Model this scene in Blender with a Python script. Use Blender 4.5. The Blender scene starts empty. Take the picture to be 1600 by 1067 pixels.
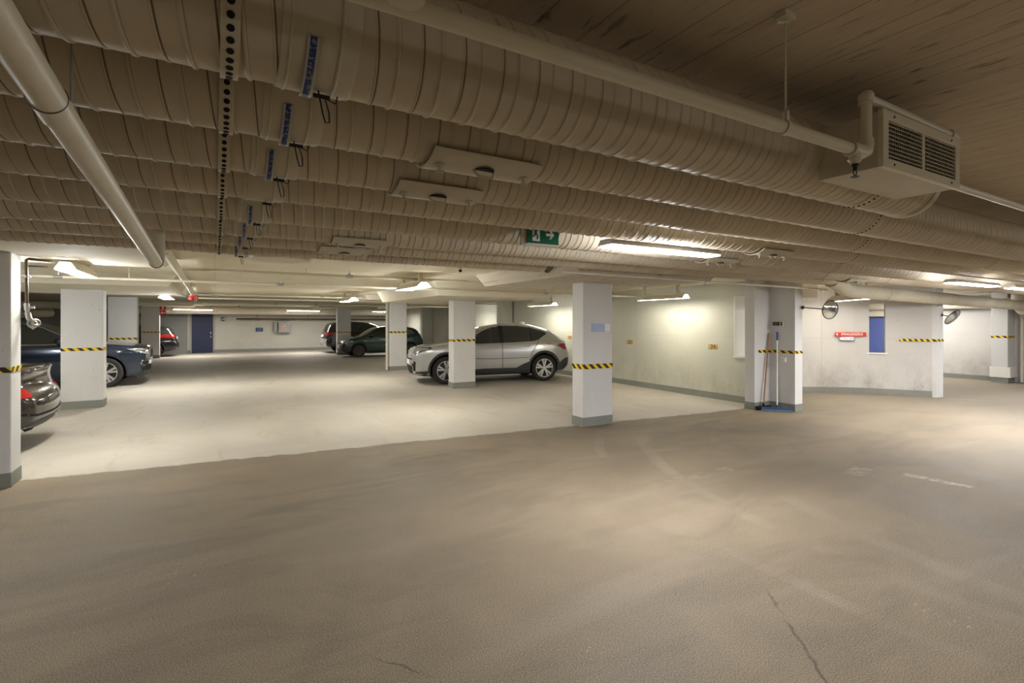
import bpy, bmesh, math, random
import numpy as np
from mathutils import Vector, Matrix
from mathutils.bvhtree import BVHTree
from mathutils.geometry import delaunay_2d_cdt

random.seed(7)
SC = bpy.context.scene
COL = SC.collection
PI = math.pi

# ------------------------------------------------------------------ camera, world, exposure
cam_d = bpy.data.cameras.new('camera')
cam = bpy.data.objects.new('camera', cam_d)
COL.objects.link(cam)
cam.location = (0, 0, 1.6)
cam.rotation_euler = (PI / 2, 0, -math.atan2(.5015, .865))
cam_d.lens = 18.0
cam_d.sensor_width = 36.0
cam_d.shift_y = -0.01845
cam_d.clip_start = .02
SC.camera = cam

world = bpy.data.worlds.new('world')
world.use_nodes = True
world.node_tree.nodes['Background'].inputs[0].default_value = (.9, .82, .7, 1)
world.node_tree.nodes['Background'].inputs[1].default_value = .02
SC.world = world

SC.view_settings.view_transform = 'Standard'
SC.view_settings.look = 'None'
SC.view_settings.gamma = 1.0
SC.view_settings.use_curve_mapping = False
SC.view_settings.exposure = 1.0
SC.cycles.max_bounces = 7
SC.cycles.diffuse_bounces = 6
SC.cycles.glossy_bounces = 3
SC.cycles.caustics_reflective = False
SC.cycles.caustics_refractive = False
SC.cycles.sample_clamp_indirect = 6

# ------------------------------------------------------------------ materials
class NT:
    """small helper around a material's node tree"""
    def __init__(s, name, rough=.8, metal=0., spec=.3):
        s.m = bpy.data.materials.new(name); s.m.use_nodes = True
        s.t = s.m.node_tree; s.b = s.t.nodes['Principled BSDF']
        s.b.inputs['Roughness'].default_value = rough
        s.b.inputs['Metallic'].default_value = metal
        s.b.inputs['Specular IOR Level'].default_value = spec
        s._pos = None
    def n(s, k, **kw):
        x = s.t.nodes.new(k)
        for a, b in kw.items(): setattr(x, a, b)
        return x
    def put(s, sock, v):
        if isinstance(v, bpy.types.NodeSocket): s.t.links.new(v, sock)
        elif isinstance(v, (tuple, list)):
            sock.default_value = (*v, 1) if len(v) == 3 and sock.type == 'RGBA' else v
        else: sock.default_value = v
    def pos(s):
        if s._pos is None: s._pos = s.n('ShaderNodeNewGeometry').outputs['Position']
        return s._pos
    def obj(s): return s.n('ShaderNodeTexCoord').outputs['Object']
    def map(s, v, scale=(1, 1, 1), rot=(0, 0, 0), loc=(0, 0, 0)):
        x = s.n('ShaderNodeMapping'); s.put(x.inputs[0], v)
        x.inputs[1].default_value = loc; x.inputs[2].default_value = rot; x.inputs[3].default_value = scale
        return x.outputs[0]
    def noise(s, v, scale=5., detail=4., rough=.55, dist=0.):
        x = s.n('ShaderNodeTexNoise'); s.put(x.inputs['Vector'], v)
        x.inputs['Scale'].default_value = scale; x.inputs['Detail'].default_value = detail
        x.inputs['Roughness'].default_value = rough; x.inputs['Distortion'].default_value = dist
        return x.outputs[0]
    def vor(s, v, scale=5., feat='F1'):
        x = s.n('ShaderNodeTexVoronoi', feature=feat); s.put(x.inputs['Vector'], v)
        x.inputs['Scale'].default_value = scale
        return x.outputs['Distance']
    def math(s, op, a, b=0., c=0., clamp=False):
        x = s.n('ShaderNodeMath', operation=op, use_clamp=clamp)
        s.put(x.inputs[0], a); s.put(x.inputs[1], b); s.put(x.inputs[2], c)
        return x.outputs[0]
    def rng(s, v, a, b, c=0., d=1., smooth=False):
        x = s.n('ShaderNodeMapRange', clamp=True)
        if smooth: x.interpolation_type = 'SMOOTHSTEP'
        for i, q in enumerate((v, a, b, c, d)): s.put(x.inputs[i], q)
        return x.outputs[0]
    def mix(s, f, a, b, mode='MIX'):
        x = s.n('ShaderNodeMix', data_type='RGBA', blend_type=mode)
        s.put(x.inputs[0], f); s.put(x.inputs[6], a); s.put(x.inputs[7], b)
        return x.outputs[2]
    def xyz(s, v):
        x = s.n('ShaderNodeSeparateXYZ'); s.put(x.inputs[0], v); return x.outputs
    def col(s, v): s.put(s.b.inputs['Base Color'], v); return s
    def bump(s, h, strength=.3, dist=.01):
        x = s.n('ShaderNodeBump'); x.inputs['Strength'].default_value = strength
        x.inputs['Distance'].default_value = dist; s.put(x.inputs['Height'], h)
        s.t.links.new(x.outputs[0], s.b.inputs['Normal'])

def plain(name, c, rough=.6, metal=0., spec=.3, coat=0., noise=.0):
    a = NT(name, rough, metal, spec)
    if noise:
        f = a.noise(a.obj(), 9, 4)
        a.col(a.mix(f, tuple(x * (1 - noise) for x in c), tuple(min(1, x * (1 + noise)) for x in c)))
    else: a.col(c)
    if coat:
        a.b.inputs['Coat Weight'].default_value = coat; a.b.inputs['Coat Roughness'].default_value = .05
    return a.m

def emis(name, c, st):
    a = NT(name, .5); a.col((.9, .9, .9))
    a.b.inputs['Emission Color'].default_value = (*c, 1)
    a.b.inputs['Emission Strength'].default_value = st
    return a.m

def concrete(name, c, pores=.5, stain=.25, low=0., rough=.85, joints=None):
    """painted cast concrete: soft cloudiness, small pores, shutter joints, scuffs low on the wall"""
    a = NT(name, rough); p = a.pos()
    big = a.noise(p, .9, 5, .6)
    c0 = a.mix(a.rng(big, .3, .75), tuple(x * (1 - stain) for x in c), c)
    v = a.vor(p, 9)
    gate = a.rng(a.noise(p, 2.3, 2), .5, .56)
    pore = a.math('MULTIPLY', a.rng(v, .10, .055), gate)
    v2 = a.vor(a.map(p, (1, 1, 1), (0, 0, 0), (3.1, 1.7, .4)), 26)
    pore2 = a.math('MULTIPLY', a.rng(v2, .13, .08), a.rng(a.noise(p, 3.7, 2), .52, .58))
    allp = a.math('MAXIMUM', pore, pore2)
    c1 = a.mix(a.math('MULTIPLY', allp, pores), c0, tuple(x * .25 for x in c))
    if low:
        z = a.xyz(p)[2]
        msk = a.math('MULTIPLY', a.rng(z, 1.0, .25), a.rng(a.noise(a.map(p, (1, 1, .55)), 1.7, 6, .75), .44, .62))
        sc = a.math('MULTIPLY', msk, a.rng(a.noise(p, 38, 5, .75), .5, .62))
        c1 = a.mix(a.math('MULTIPLY', a.math('MAXIMUM', sc, a.math('MULTIPLY', msk, .35)), low), c1, (.18, .15, .11))
    h = a.math('SUBTRACT', a.noise(p, 22, 5), a.math('MULTIPLY', allp, 1.2))
    if joints:
        x, y, z = a.xyz(p)
        u = a.math('PINGPONG', {'x': x, 'y': y}[joints[0]], joints[1])
        l = a.rng(u, .008, .0)
        lz = a.rng(a.math('ABSOLUTE', a.math('SUBTRACT', z, joints[2])), .006, .0)
        ln = a.math('MAXIMUM', l, a.math('MULTIPLY', lz, a.rng(a.noise(p, 1.4, 2), .42, .5)))
        c1 = a.mix(a.math('MULTIPLY', ln, .35), c1, tuple(q * .4 for q in c))
        h = a.math('SUBTRACT', h, ln)
    a.col(c1); a.bump(h, .25, .006)
    return a.m

def boarded(name, c, dark):
    """board-marked slab soffit: boards run along Y"""
    a = NT(name, .85); p = a.pos(); x, y, z = a.xyz(p)
    st = a.map(p, (1, .12, 1))
    streak = a.noise(st, 16, 6, .7)
    fine = a.noise(a.map(p, (1, .22, 1), (0, 0, .03)), 24, 3, .6)
    big = a.noise(p, .7, 3)
    c0 = a.mix(a.rng(streak, .3, .75), tuple(q * .8 for q in c), c)
    xx = a.math('ADD', x, a.math('MULTIPLY', a.noise(p, 1.1, 2), .03))
    u = a.math('PINGPONG', xx, .05)
    edge = a.math('MULTIPLY', a.rng(u, .0035, 0), a.rng(a.noise(a.map(p, (9, .8, 1)), 1., 3), .47, .55))
    gate = a.rng(big, .38, .6)
    spots = a.math('MULTIPLY', a.rng(fine, .60, .67), gate)
    d = a.math('MAXIMUM', edge, spots)
    a.col(a.mix(a.math('MULTIPLY', d, .85), c0, dark))
    a.bump(a.math('SUBTRACT', streak, a.math('MULTIPLY', d, 1.5)), .35, .008)
    return a.m

def m_floor():
    a = NT('floor_concrete', .72, 0, .35); p = a.pos(); x, y, z = a.xyz(p)
    # asphalt-like brown lane in front, paler dusty concrete bays behind a wavy edge
    wob = a.math('MULTIPLY', a.math('SUBTRACT', a.noise(p, 3.2, 6, .65), .5), .28)
    slope = a.math('MULTIPLY', a.rng(x, -1.5, 9.0), -.95)
    eb = a.math('ADD', a.math('ADD', 6.95, slope), wob)
    right = a.rng(x, 9.2, 9.3)
    t = a.math('MULTIPLY', a.rng(a.math('SUBTRACT', y, eb), -.015, .03), a.math('SUBTRACT', 1., right))
    cl = a.noise(p, .55, 5, .6, .6)
    sweep = a.noise(a.map(p, (.45, 1.1, 1), (0, 0, .12)), 1.3, 7, .66, .9)
    grit = a.noise(p, 170, 2, .8)
    lane = a.mix(a.rng(cl, .4, .62), (.148, .112, .070), (.228, .178, .117))
    lane = a.mix(a.rng(sweep, .48, .68, 0, .75), lane, (.095, .072, .048))
    lane = a.mix(a.rng(a.noise(a.map(p, (.3, 1.6, 1), (0, 0, .35)), 1.1, 5, .6, .5), .52, .72, 0, .55), lane, (.27, .22, .165))
    lane = a.mix(a.rng(grit, .5, .6, .0, .7), lane, (.36, .30, .22))
    lane = a.mix(a.rng(grit, .48, .38, .0, .7), lane, (.055, .042, .028))
    lane = a.mix(a.rng(a.noise(p, 90, 2, .6), .68, .78, 0, .7), lane, (.36, .32, .265))
    lane = a.mix(a.rng(a.vor(p, 55), .10, .04, 0, .5), lane, (.06, .047, .034))
    bay = a.mix(a.rng(cl, .3, .7), (.36, .335, .29), (.49, .462, .415))
    bay = a.mix(a.rng(a.noise(a.map(p, (2.2, .5, 1), (0, 0, .5)), 1.2, 6, .65, 1.), .55, .72, 0, .55), bay, (.30, .25, .18))
    bay = a.mix(a.rng(a.noise(p, 60, 3, .7), .35, .75, 0, .3), bay, (.36, .31, .25))
    c = a.mix(t, lane, bay)
    rb = a.rng(x, 8.5, 13., 0, .55)                       # paler towards the right, lamp brightness painted into the lane colour
    c = a.mix(a.math('MULTIPLY', rb, a.math('SUBTRACT', 1., t)), c, (.31, .275, .23))
    # curved tyre arcs
    for (cx, cy, r0, w, k) in ((9.0, 1.6, 5.3, .10, .30), (9.0, 1.6, 5.9, .08, .22), (9.6, 0.4, 5.6, .12, .2), (-2.5, 2.2, 6.2, .12, .12), (6.5, 12., 4.2, .10, .22)):
        dx = a.math('SUBTRACT', x, cx); dy = a.math('SUBTRACT', y, cy)
        r = a.math('SQRT', a.math('ADD', a.math('MULTIPLY', dx, dx), a.math('MULTIPLY', dy, dy)))
        m = a.rng(a.math('ABSOLUTE', a.math('SUBTRACT', r, r0)), w, w * .5)
        tread = a.rng(a.math('SINE', a.math('MULTIPLY', r, 190)), -.2, .6, .35, 1)
        m = a.math('MULTIPLY', a.math('MULTIPLY', m, tread), a.rng(a.noise(p, .8, 3), .46, .62, 0, k))
        c = a.mix(m, c, (.42, .37, .30))
    # joint edge line
    jl = a.rng(a.math('ABSOLUTE', a.math('ADD', a.math('SUBTRACT', y, eb), .01)), .02, .006)
    jl = a.math('MULTIPLY', a.math('MULTIPLY', jl, a.math('SUBTRACT', 1., right)), a.rng(a.noise(p, 5, 4), .42, .55))
    c = a.mix(a.math('MULTIPLY', jl, .7), c, (.13, .11, .085))
    # remains of paint and a crack
    def patch(c, cx, cy, hx, hy, rot, colr, th0, th1, sc, k):
        q = a.map(p, (1, 1, 1), (0, 0, 0), (-cx, -cy, 0)); q = a.map(q, (1, 1, 1), (0, 0, -rot))
        qx, qy, _ = a.xyz(q)
        m = a.math('MAXIMUM', a.math('SUBTRACT', a.math('ABSOLUTE', qx), hx), a.math('SUBTRACT', a.math('ABSOLUTE', qy), hy))
        m = a.rng(m, .015, -.02)
        m = a.math('MULTIPLY', m, a.rng(a.noise(p, sc, 6, .7), th0, th1, 0, k))
        return a.mix(m, c, colr)
    c = patch(c, 6.33, 2.33, .06, .27, .1, (.48, .43, .36), .40, .56, 12, .8)
    c = patch(c, 6.0, 2.9, .22, .1, .2, (.4, .35, .29), .45, .6, 14, .5)
    c = patch(c, 4.4, 3.66, .5, .08, .0, (.36, .31, .25), .45, .7, 5, .5)
    c = patch(c, 3.45, 1.25, .10, .16, .0, (.5, .46, .4), .6, .64, 34, .7)
    c = patch(c, 1.55, 1.98, .12, .12, .4, (.45, .41, .35), .61, .65, 34, .5)
    c = patch(c, -.2, 3.95, .16, .22, .4, (.45, .41, .35), .6, .64, 30, .5)
    c = patch(c, 11.2, 6.05, 1.2, .05, .0, (.16, .14, .12), .5, .56, 5, .7)
    for (x0, y0, x1, y1, w) in ((2.98, 2.05, 2.3, 1.2, .012), (4.6, 1.25, 4.1, 1.0, .008), (.62, 2.5, 1.0, 1.95, .007)):
        L = math.hypot(x1 - x0, y1 - y0); an = math.atan2(y1 - y0, x1 - x0)
        q = a.map(p, (1, 1, 1), (0, 0, 0), (-(x0 + x1) / 2, -(y0 + y1) / 2, 0)); q = a.map(q, (1, 1, 1), (0, 0, -an))
        qx, qy, _ = a.xyz(q)
        wb = a.math('MULTIPLY', a.math('SUBTRACT', a.noise(p, 7, 5, .7), .5), .09)
        m = a.rng(a.math('ABSOLUTE', a.math('ADD', qy, wb)), w, w * .3)
        m = a.math('MULTIPLY', m, a.rng(a.math('ABSOLUTE', qx), L / 2, L / 2 - .08))
        m = a.math('MULTIPLY', m, a.rng(a.noise(p, 4, 3), .4, .55))
        c = a.mix(a.math('MULTIPLY', m, .75), c, (.06, .045, .03))
    a.col(c)
    a.put(a.b.inputs['Roughness'], a.rng(cl, .3, .7, .62, .8))
    a.bump(a.math('ADD', a.math('MULTIPLY', grit, .5), cl), .12, .003)
    return a.m

def m_tape():
    a = NT('hazard_tape', .45); p = a.pos(); x, y, z = a.xyz(p)
    s = a.math('ADD', a.math('SUBTRACT', x, y), a.math('MULTIPLY', z, 1.1))
    f = a.math('FRACT', a.math('MULTIPLY', s, 7.2))
    k = a.rng(f, .49, .51)
    wear = a.rng(a.noise(p, 30, 3), .62, .7, 0, .5)
    c = a.mix(k, (.88, .60, .008), (.022, .022, .022))
    a.col(a.mix(wear, c, (.4, .37, .28)))
    return a.m

def m_duct(name, c, lead):
    a = NT(name, .5, 0, .35); o = a.obj()
    cl = a.noise(a.map(a.pos(), (.6, 1, 1)), 3, 5, .6)
    dust = a.noise(a.pos(), 26, 4, .65)
    c0 = a.mix(a.rng(cl, .3, .72), tuple(q * .8 for q in c), c)
    c0 = a.mix(a.rng(dust, .6, .78, 0, .25), c0, tuple(q * .5 for q in c))
    a.col(c0); a.bump(cl, .08, .01)
    a.put(a.b.inputs['Roughness'], a.rng(dust, .3, .7, .52, .7))
    return a.m

M = {}
M['floor'] = m_floor()
M['wall'] = concrete('wall_paint', (.58, .575, .495), .6, .12, .6, joints=('y', 1.6, 1.3))
M['wall_white'] = concrete('curved_wall_paint', (.58, .565, .545), .6, .10, .9, joints=('x', 1.5, 1.25))
M['wall_far'] = concrete('far_wall_paint', (.56, .55, .50), .5, .12, .2, joints=('x', 1.5, 1.5))
M['wall_grey'] = concrete('grey_wall_paint', (.30, .31, .30), .4, .15, .2)
M['pillar'] = concrete('pillar_paint', (.70, .70, .70), .85, .08, .25)
M['skirt'] = concrete('grey_skirting_paint', (.27, .28, .25), .5, .2, .3)
M['ceil_hi'] = boarded('board_marked_soffit', (.62, .525, .39), (.09, .065, .04))
M['ceil_lo'] = concrete('low_soffit_paint', (.73, .67, .52), .3, .1, 0, joints=('x', .6, 9.))
M['drop'] = concrete('drop_panel_paint', (.72, .67, .55), .35, .1, 0)
M['drop_board'] = boarded('board_marked_drop_panel', (.66, .60, .50), (.25, .2, .14))
M['duct'] = m_duct('duct_paint', (.59, .515, .395), .12)
M['seam'] = plain('duct_seam_dirt', (.17, .14, .10), .7)
M['duct_plain'] = m_duct('sheet_metal_paint', (.60, .55, .43), .12)
M['pipe'] = plain('cream_pipe_paint', (.62, .57, .44), .42, 0, .4, noise=.08)
M['pipe_white'] = plain('pale_pipe_paint', (.68, .64, .54), .4, 0, .45, noise=.06)
M['galv'] = plain('galvanised_steel', (.45, .44, .42), .4, .8, noise=.12)
M['steel'] = plain('polished_steel', (.75, .75, .75), .2, 1.)
M['brownpipe'] = plain('brown_pipe', (.085, .05, .03), .45, 0, .4)
M['black'] = plain('black_plastic', (.02, .02, .02), .45)
M['dark'] = plain('dark_gap', (.012, .011, .01), .9)
M['white'] = plain('white_enamel', (.78, .77, .74), .35, 0, .4)
M['cream'] = plain('cream_plastic', (.66, .61, .48), .45)
M['tape'] = m_tape()
M['door'] = plain('blue_door_paint', (.028, .035, .085), .5, noise=.1)
M['door2'] = plain('bright_blue_door_paint', (.11, .15, .42), .5, noise=.08)
M['red'] = plain('red_sign', (.62, .03, .02), .4)
M['redlens'] = plain('red_lens', (.26, .006, .008), .08, 0, .6, 1.)
M['green'] = plain('green_sign', (.0, .13, .06), .4)
M['blue'] = plain('blue_sign', (.02, .05, .17), .4)
M['signwhite'] = plain('sign_white', (.82, .82, .8), .5)
M['grey'] = plain('grey_metal_cabinet', (.33, .34, .33), .45)
M['ochre'] = plain('ochre_number_plate', (.52, .36, .12), .5)
M['label_blue'] = None
M['wood'] = plain('wooden_handle', (.42, .22, .10), .6, noise=.15)
M['bristle'] = plain('blue_bristle', (.13, .20, .28), .8, noise=.3)
M['broomblue'] = plain('blue_grip', (.04, .09, .24), .4)
M['mirror'] = plain('mirror_glass', (.85, .87, .9), .03, 1.)
M['brass'] = plain('brass', (.4, .28, .08), .35, .8)
M['tube'] = emis('lit_tube', (1., .93, .80), 26)
M['diff'] = emis('lit_diffuser', (1., .90, .76), 16)
M['tyre'] = plain('tyre_rubber', (.03, .028, .026), .8, noise=.2)
M['rim'] = plain('alloy_rim', (.62, .62, .62), .3, .9)
M['rimdark'] = plain('dark_rim', (.03, .03, .03), .4, .3)
M['glass'] = plain('car_glass', (.018, .022, .022), .04, 0, .6, 1.)
M['glass_lit'] = plain('lit_car_glass', (.10, .12, .11), .05, 0, .6, 1.)  # opaque paler copy of the car glass, light painted into its colour
M['chrome'] = plain('chrome', (.75, .75, .75), .12, 1.)
M['lamp_glass'] = plain('headlamp_glass', (.35, .36, .38), .08, .3, .6, 1.)
M['plate'] = plain('number_plate', (.75, .75, .75), .4)
M['silverpaint'] = plain('silver_car_paint', (.50, .505, .51), .28, .6, .5, 1.)
M['blackpaint'] = plain('black_car_paint', (.012, .012, .013), .15, .2, .5, 1.)
M['brownblack'] = plain('dark_bronze_black_car_paint', (.028, .022, .018), .18, .5, .5, 1.)
M['bluepaint'] = plain('dark_blue_car_paint', (.018, .028, .052), .18, .5, .5, 1.)
M['greenpaint'] = plain('dark_green_car_paint', (.012, .045, .034), .2, .4, .5, 1.)
M['clad'] = plain('grey_black_cladding', (.045, .047, .05), .55)

def m_sticker():
    a = NT('worn_blue_sticker', .5); p = a.obj()
    f = a.rng(a.noise(a.map(p, (1, 1, 2)), 40, 6, .8, .3), .36, .68)
    a.col(a.mix(f, (.60, .66, .80), (.20, .30, .58)))
    return a.m
M['sticker'] = m_sticker()
def m_sticker2():
    a = NT('printed_blue_tape', .4); f = a.rng(a.noise(a.map(a.obj(), (1, 1, 2.5)), 60, 3, .6), .5, .56)
    a.col(a.mix(f, (.02, .05, .20), (.22, .22, .22))); return a.m
M['sticker2'] = m_sticker2()
M['ridge'] = plain('duct_ridge_shade', (.34, .29, .21), .6)  # shadow side of the soft ridge, put in as a darker colour

# ------------------------------------------------------------------ object helpers
WL = {}                                   # world location of every parent made here
def thing(name, label, cat, loc=(0, 0, 0), group=None, rotz=0.):
    o = bpy.data.objects.new(name, None); COL.objects.link(o)
    o.location = loc; o.rotation_euler = (0, 0, rotz); o.empty_display_size = .1
    o['label'] = label; o['category'] = cat
    if group: o['group'] = group
    WL[o.name] = Vector(loc)
    return o
def tag(o, label, cat, group=None):
    o['label'] = label; o['category'] = cat
    if group: o['group'] = group
    return o

class MB:
    def __init__(s): s.v = []; s.f = []; s.mi = []; s.cur = 0
    def add(s, vs, fs):
        b = len(s.v); s.v += [tuple(v) for v in vs]
        for f in fs: s.f.append([b + i for i in f]); s.mi.append(s.cur)
        return s
    def mat(s, i): s.cur = i; return s
    def box(s, x0, x1, y0, y1, z0, z1):
        return s.add([(x, y, z) for z in (z0, z1) for y in (y0, y1) for x in (x0, x1)],
                     [(0, 2, 3, 1), (4, 5, 7, 6), (0, 1, 5, 4), (2, 6, 7, 3), (0, 4, 6, 2), (1, 3, 7, 5)])
    def obox(s, c, ux, hx, hy, hz):
        """box centred at c, its x axis turned by angle ux"""
        ca, sa = math.cos(ux), math.sin(ux); n = len(s.v); s.box(-hx, hx, -hy, hy, -hz, hz)
        for i in range(n, len(s.v)):
            x, y, z = s.v[i]; s.v[i] = (c[0] + x * ca - y * sa, c[1] + x * sa + y * ca, c[2] + z)
        return s
    def tube(s, pts, r, n=12, cap=True):
        pts = [Vector(p) for p in pts]; rs = r if isinstance(r, (list, tuple)) else [r] * len(pts)
        d0 = (pts[1] - pts[0]).normalized()
        up = Vector((0, 0, 1)) if abs(d0.z) < .9 else Vector((1, 0, 0))
        a = d0.cross(up).normalized(); vs = []
        for k, p in enumerate(pts):
            d = (pts[min(k + 1, len(pts) - 1)] - pts[max(k - 1, 0)]).normalized()
            a = (a - d * a.dot(d)).normalized(); b = d.cross(a)
            for j in range(n):
                t = 2 * PI * j / n; vs.append(p + (a * math.cos(t) + b * math.sin(t)) * rs[k])
        fs = [(k * n + j, k * n + (j + 1) % n, (k + 1) * n + (j + 1) % n, (k + 1) * n + j)
              for k in range(len(pts) - 1) for j in range(n)]
        if cap: fs += [tuple(range(n))[::-1], tuple((len(pts) - 1) * n + j for j in range(n))]
        return s.add(vs, fs)
    def cyl(s, p, q, r, n=16, r2=None): return s.tube([p, q], [r, r if r2 is None else r2], n)
    def ball(s, c, r, n=12, m=8, sc=(1, 1, 1)):
        vs = [(c[0] + r * sc[0] * math.sin(PI * i / m) * math.cos(2 * PI * j / n),
               c[1] + r * sc[1] * math.sin(PI * i / m) * math.sin(2 * PI * j / n),
               c[2] + r * sc[2] * math.cos(PI * i / m)) for i in range(m + 1) for j in range(n)]
        return s.add(vs, [(i * n + j, (i + 1) * n + j, (i + 1) * n + (j + 1) % n, i * n + (j + 1) % n)
                          for i in range(m) for j in range(n)])
    def prism(s, poly, y0, y1, axis='y'):
        """outline in the plane across axis, swept from y0 to y1"""
        def P(a, b, t): return {'y': (a, t, b), 'x': (t, a, b), 'z': (a, b, t)}[axis]
        n = len(poly)
        return s.add([P(a, b, y0) for a, b in poly] + [P(a, b, y1) for a, b in poly],
                     [tuple(range(n)), tuple(range(n, 2 * n))[::-1]] + [(i, i + n, (i + 1) % n + n, (i + 1) % n) for i in range(n)])
    def ring(s, c, ax, R, r, n=32, m=8):
        """torus round axis ax ('x','y','z' or a vector)"""
        A = Vector({'x': (1, 0, 0), 'y': (0, 1, 0), 'z': (0, 0, 1)}.get(ax, ax) if isinstance(ax, str) else ax).normalized()
        u = A.orthogonal().normalized(); w = A.cross(u); vs = []
        for i in range(n):
            d = u * math.cos(2 * PI * i / n) + w * math.sin(2 * PI * i / n)
            for j in range(m):
                vs.append(Vector(c) + d * (R + r * math.cos(2 * PI * j / m)) + A * r * math.sin(2 * PI * j / m))
        return s.add(vs, [(i * m + j, ((i + 1) % n) * m + j, ((i + 1) % n) * m + (j + 1) % m, i * m + (j + 1) % m)
                          for i in range(n) for j in range(m)])
    def lathe(s, prof, c=(0, 0, 0), axis='y', n=32, closed=False):
        vs = []
        for r, t in prof:
            for j in range(n):
                a = 2 * PI * j / n
                q = {'y': (r * math.cos(a), t, r * math.sin(a)), 'x': (t, r * math.cos(a), r * math.sin(a)),
                     'z': (r * math.cos(a), r * math.sin(a), t)}[axis]
                vs.append((c[0] + q[0], c[1] + q[1], c[2] + q[2]))
        k = len(prof); rows = range(k if closed else k - 1)
        return s.add(vs, [(i * n + j, i * n + (j + 1) % n, ((i + 1) % k) * n + (j + 1) % n, ((i + 1) % k) * n + j)
                          for i in rows for j in range(n)])
    def build(s, name, mats, parent=None, smooth=False, local=False, bevel=0, kind=None):
        me = bpy.data.meshes.new(name)
        off = Vector((0, 0, 0))
        if parent is not None and not local: off = WL[parent.name]
        me.from_pydata([tuple(Vector(v) - off) for v in s.v], [], s.f)
        if not isinstance(mats, (list, tuple)): mats = [mats]
        for m in mats: me.materials.append(M[m] if isinstance(m, str) else m)
        if len(mats) > 1: me.polygons.foreach_set('material_index', s.mi)
        bm = bmesh.new(); bm.from_mesh(me); bmesh.ops.recalc_face_normals(bm, faces=bm.faces); bm.to_mesh(me); bm.free()
        if smooth:
            me.polygons.foreach_set('use_smooth', [True] * len(me.polygons))
            me.set_sharp_from_angle(angle=math.radians(38))
        o = bpy.data.objects.new(name, me); COL.objects.link(o)
        if parent is not None: o.parent = parent; WL[o.name] = WL.get(parent.name, Vector((0, 0, 0)))
        else: WL[o.name] = Vector((0, 0, 0))
        if bevel:
            b = o.modifiers.new('bevel', 'BEVEL'); b.width = bevel; b.segments = 2; b.limit_method = 'ANGLE'
        if kind: o['kind'] = kind
        return o

def struct(name, mb, mats, **k): return mb.build(name, mats, None, kind='structure', **k)

def pointlight(name, loc, watts, c, r=.05):
    l = bpy.data.lights.new(name, 'POINT'); l.energy = watts; l.color = c; l.shadow_soft_size = r
    o = bpy.data.objects.new(name, l); COL.objects.link(o); o.location = loc
    return o

def arealight(name, loc, sx, sy, rot, watts, c=(1, .93, .82), spread=PI):
    l = bpy.data.lights.new(name, 'AREA'); l.shape = 'RECTANGLE'; l.size = sx; l.size_y = sy
    l.energy = watts; l.color = c; l.spread = spread
    o = bpy.data.objects.new(name, l); COL.objects.link(o); o.location = loc; o.rotation_euler = rot
    return o

def text(body, size, loc, rot, mat, parent, name='lettering', ext=.001, sx=1.):
    cu = bpy.data.curves.new(name, 'FONT'); cu.body = body; cu.size = size; cu.extrude = ext
    cu.align_x = 'CENTER'; cu.align_y = 'CENTER'; cu.materials.append(M[mat])
    tmp = bpy.data.objects.new(name, cu); me = bpy.data.meshes.new_from_object(tmp); bpy.data.objects.remove(tmp)
    o = bpy.data.objects.new(name, me); COL.objects.link(o)
    o.parent = parent; o.location = Vector(loc) - WL[parent.name]; o.rotation_euler = rot; o.scale = (sx, 1, 1)
    return o

# ------------------------------------------------------------------ the shell
HI, LO = 2.67, 2.42
struct('floor', MB().box(-9, 24, -6, 32.5, -.2, 0), 'floor')
struct('ceiling', MB().box(-9, 24, -6, 5.5, HI, HI + .3), 'ceil_hi')
struct('ceiling.001', MB().box(-9, 24, 5.5, 32.5, LO, LO + .55), 'ceil_lo')
struct('wall_back', MB().box(-9, 24, 31.55, 31.85, 0, LO), 'wall_far')
struct('wall_left', MB().box(-9.3, -9, -6, 32.5, 0, HI), 'wall_grey')
struct('wall_front', MB().box(-9, 24, -6.3, -6, 0, HI), 'wall')
struct('baseboard_back', MB().box(-9, 24, 31.53, 31.56, 0, .16), 'skirt')
# grey back bay beside the door
struct('wall_back_grey', MB().box(-9, -1.25, 31.50, 31.56, 0, LO), 'wall_grey')

# right bay wall with the window opening
def wx(y): return 9.07 + (y - 6.5) * .035         # the wall is a touch askew
wr = MB()
def wseg(mb, y0, y1, z0, z1, t=.28, o=0.):
    mb.add([(wx(y0) - o, y0, z0), (wx(y1) - o, y1, z0), (wx(y1) + t, y1, z0), (wx(y0) + t, y0, z0),
            (wx(y0) - o, y0, z1), (wx(y1) - o, y1, z1), (wx(y1) + t, y1, z1), (wx(y0) + t, y0, z1)],
           [(0, 1, 2, 3), (4, 7, 6, 5), (0, 4, 5, 1), (1, 5, 6, 2), (2, 6, 7, 3), (3, 7, 4, 0)])
wseg(wr, 6.69, 16.1, 0, LO); wseg(wr, 5.9, 6.15, 0, LO); wseg(wr, 6.15, 6.69, 0, .91); wseg(wr, 6.15, 6.69, 2.12, LO)
struct('wall_right', wr, 'wall')
fr = MB().box(9.05, 9.36, 6.665, 6.69, .93, 2.12).box(9.05, 9.36, 6.15, 6.17, .93, 2.12).box(9.03, 9.37, 6.15, 6.69, .90, .93).box(9.05, 9.36, 6.17, 6.665, 2.10, 2.12)
struct('window_1', fr, 'white')
bb = MB(); wseg(bb, 5.95, 16.1, 0, .13, .02, .015); struct('baseboard_right', bb, 'skirt')
struct('wall_right_far', MB().box(8.92, 9.35, 16.1, 16.5, 0, LO).box(9.35, 10.3, 16.3, 16.5, 0, LO).box(10.1, 10.35, 16.5, 26, 0, LO).box(9.55, 10.1, 26, 26.3, 0, LO).box(10.1, 10.35, 26, 31.6, 0, LO), 'wall')
struct('trim_1', MB().box(9.42, 9.5, 16.22, 16.3, 0, LO), 'pipe_white')

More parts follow.
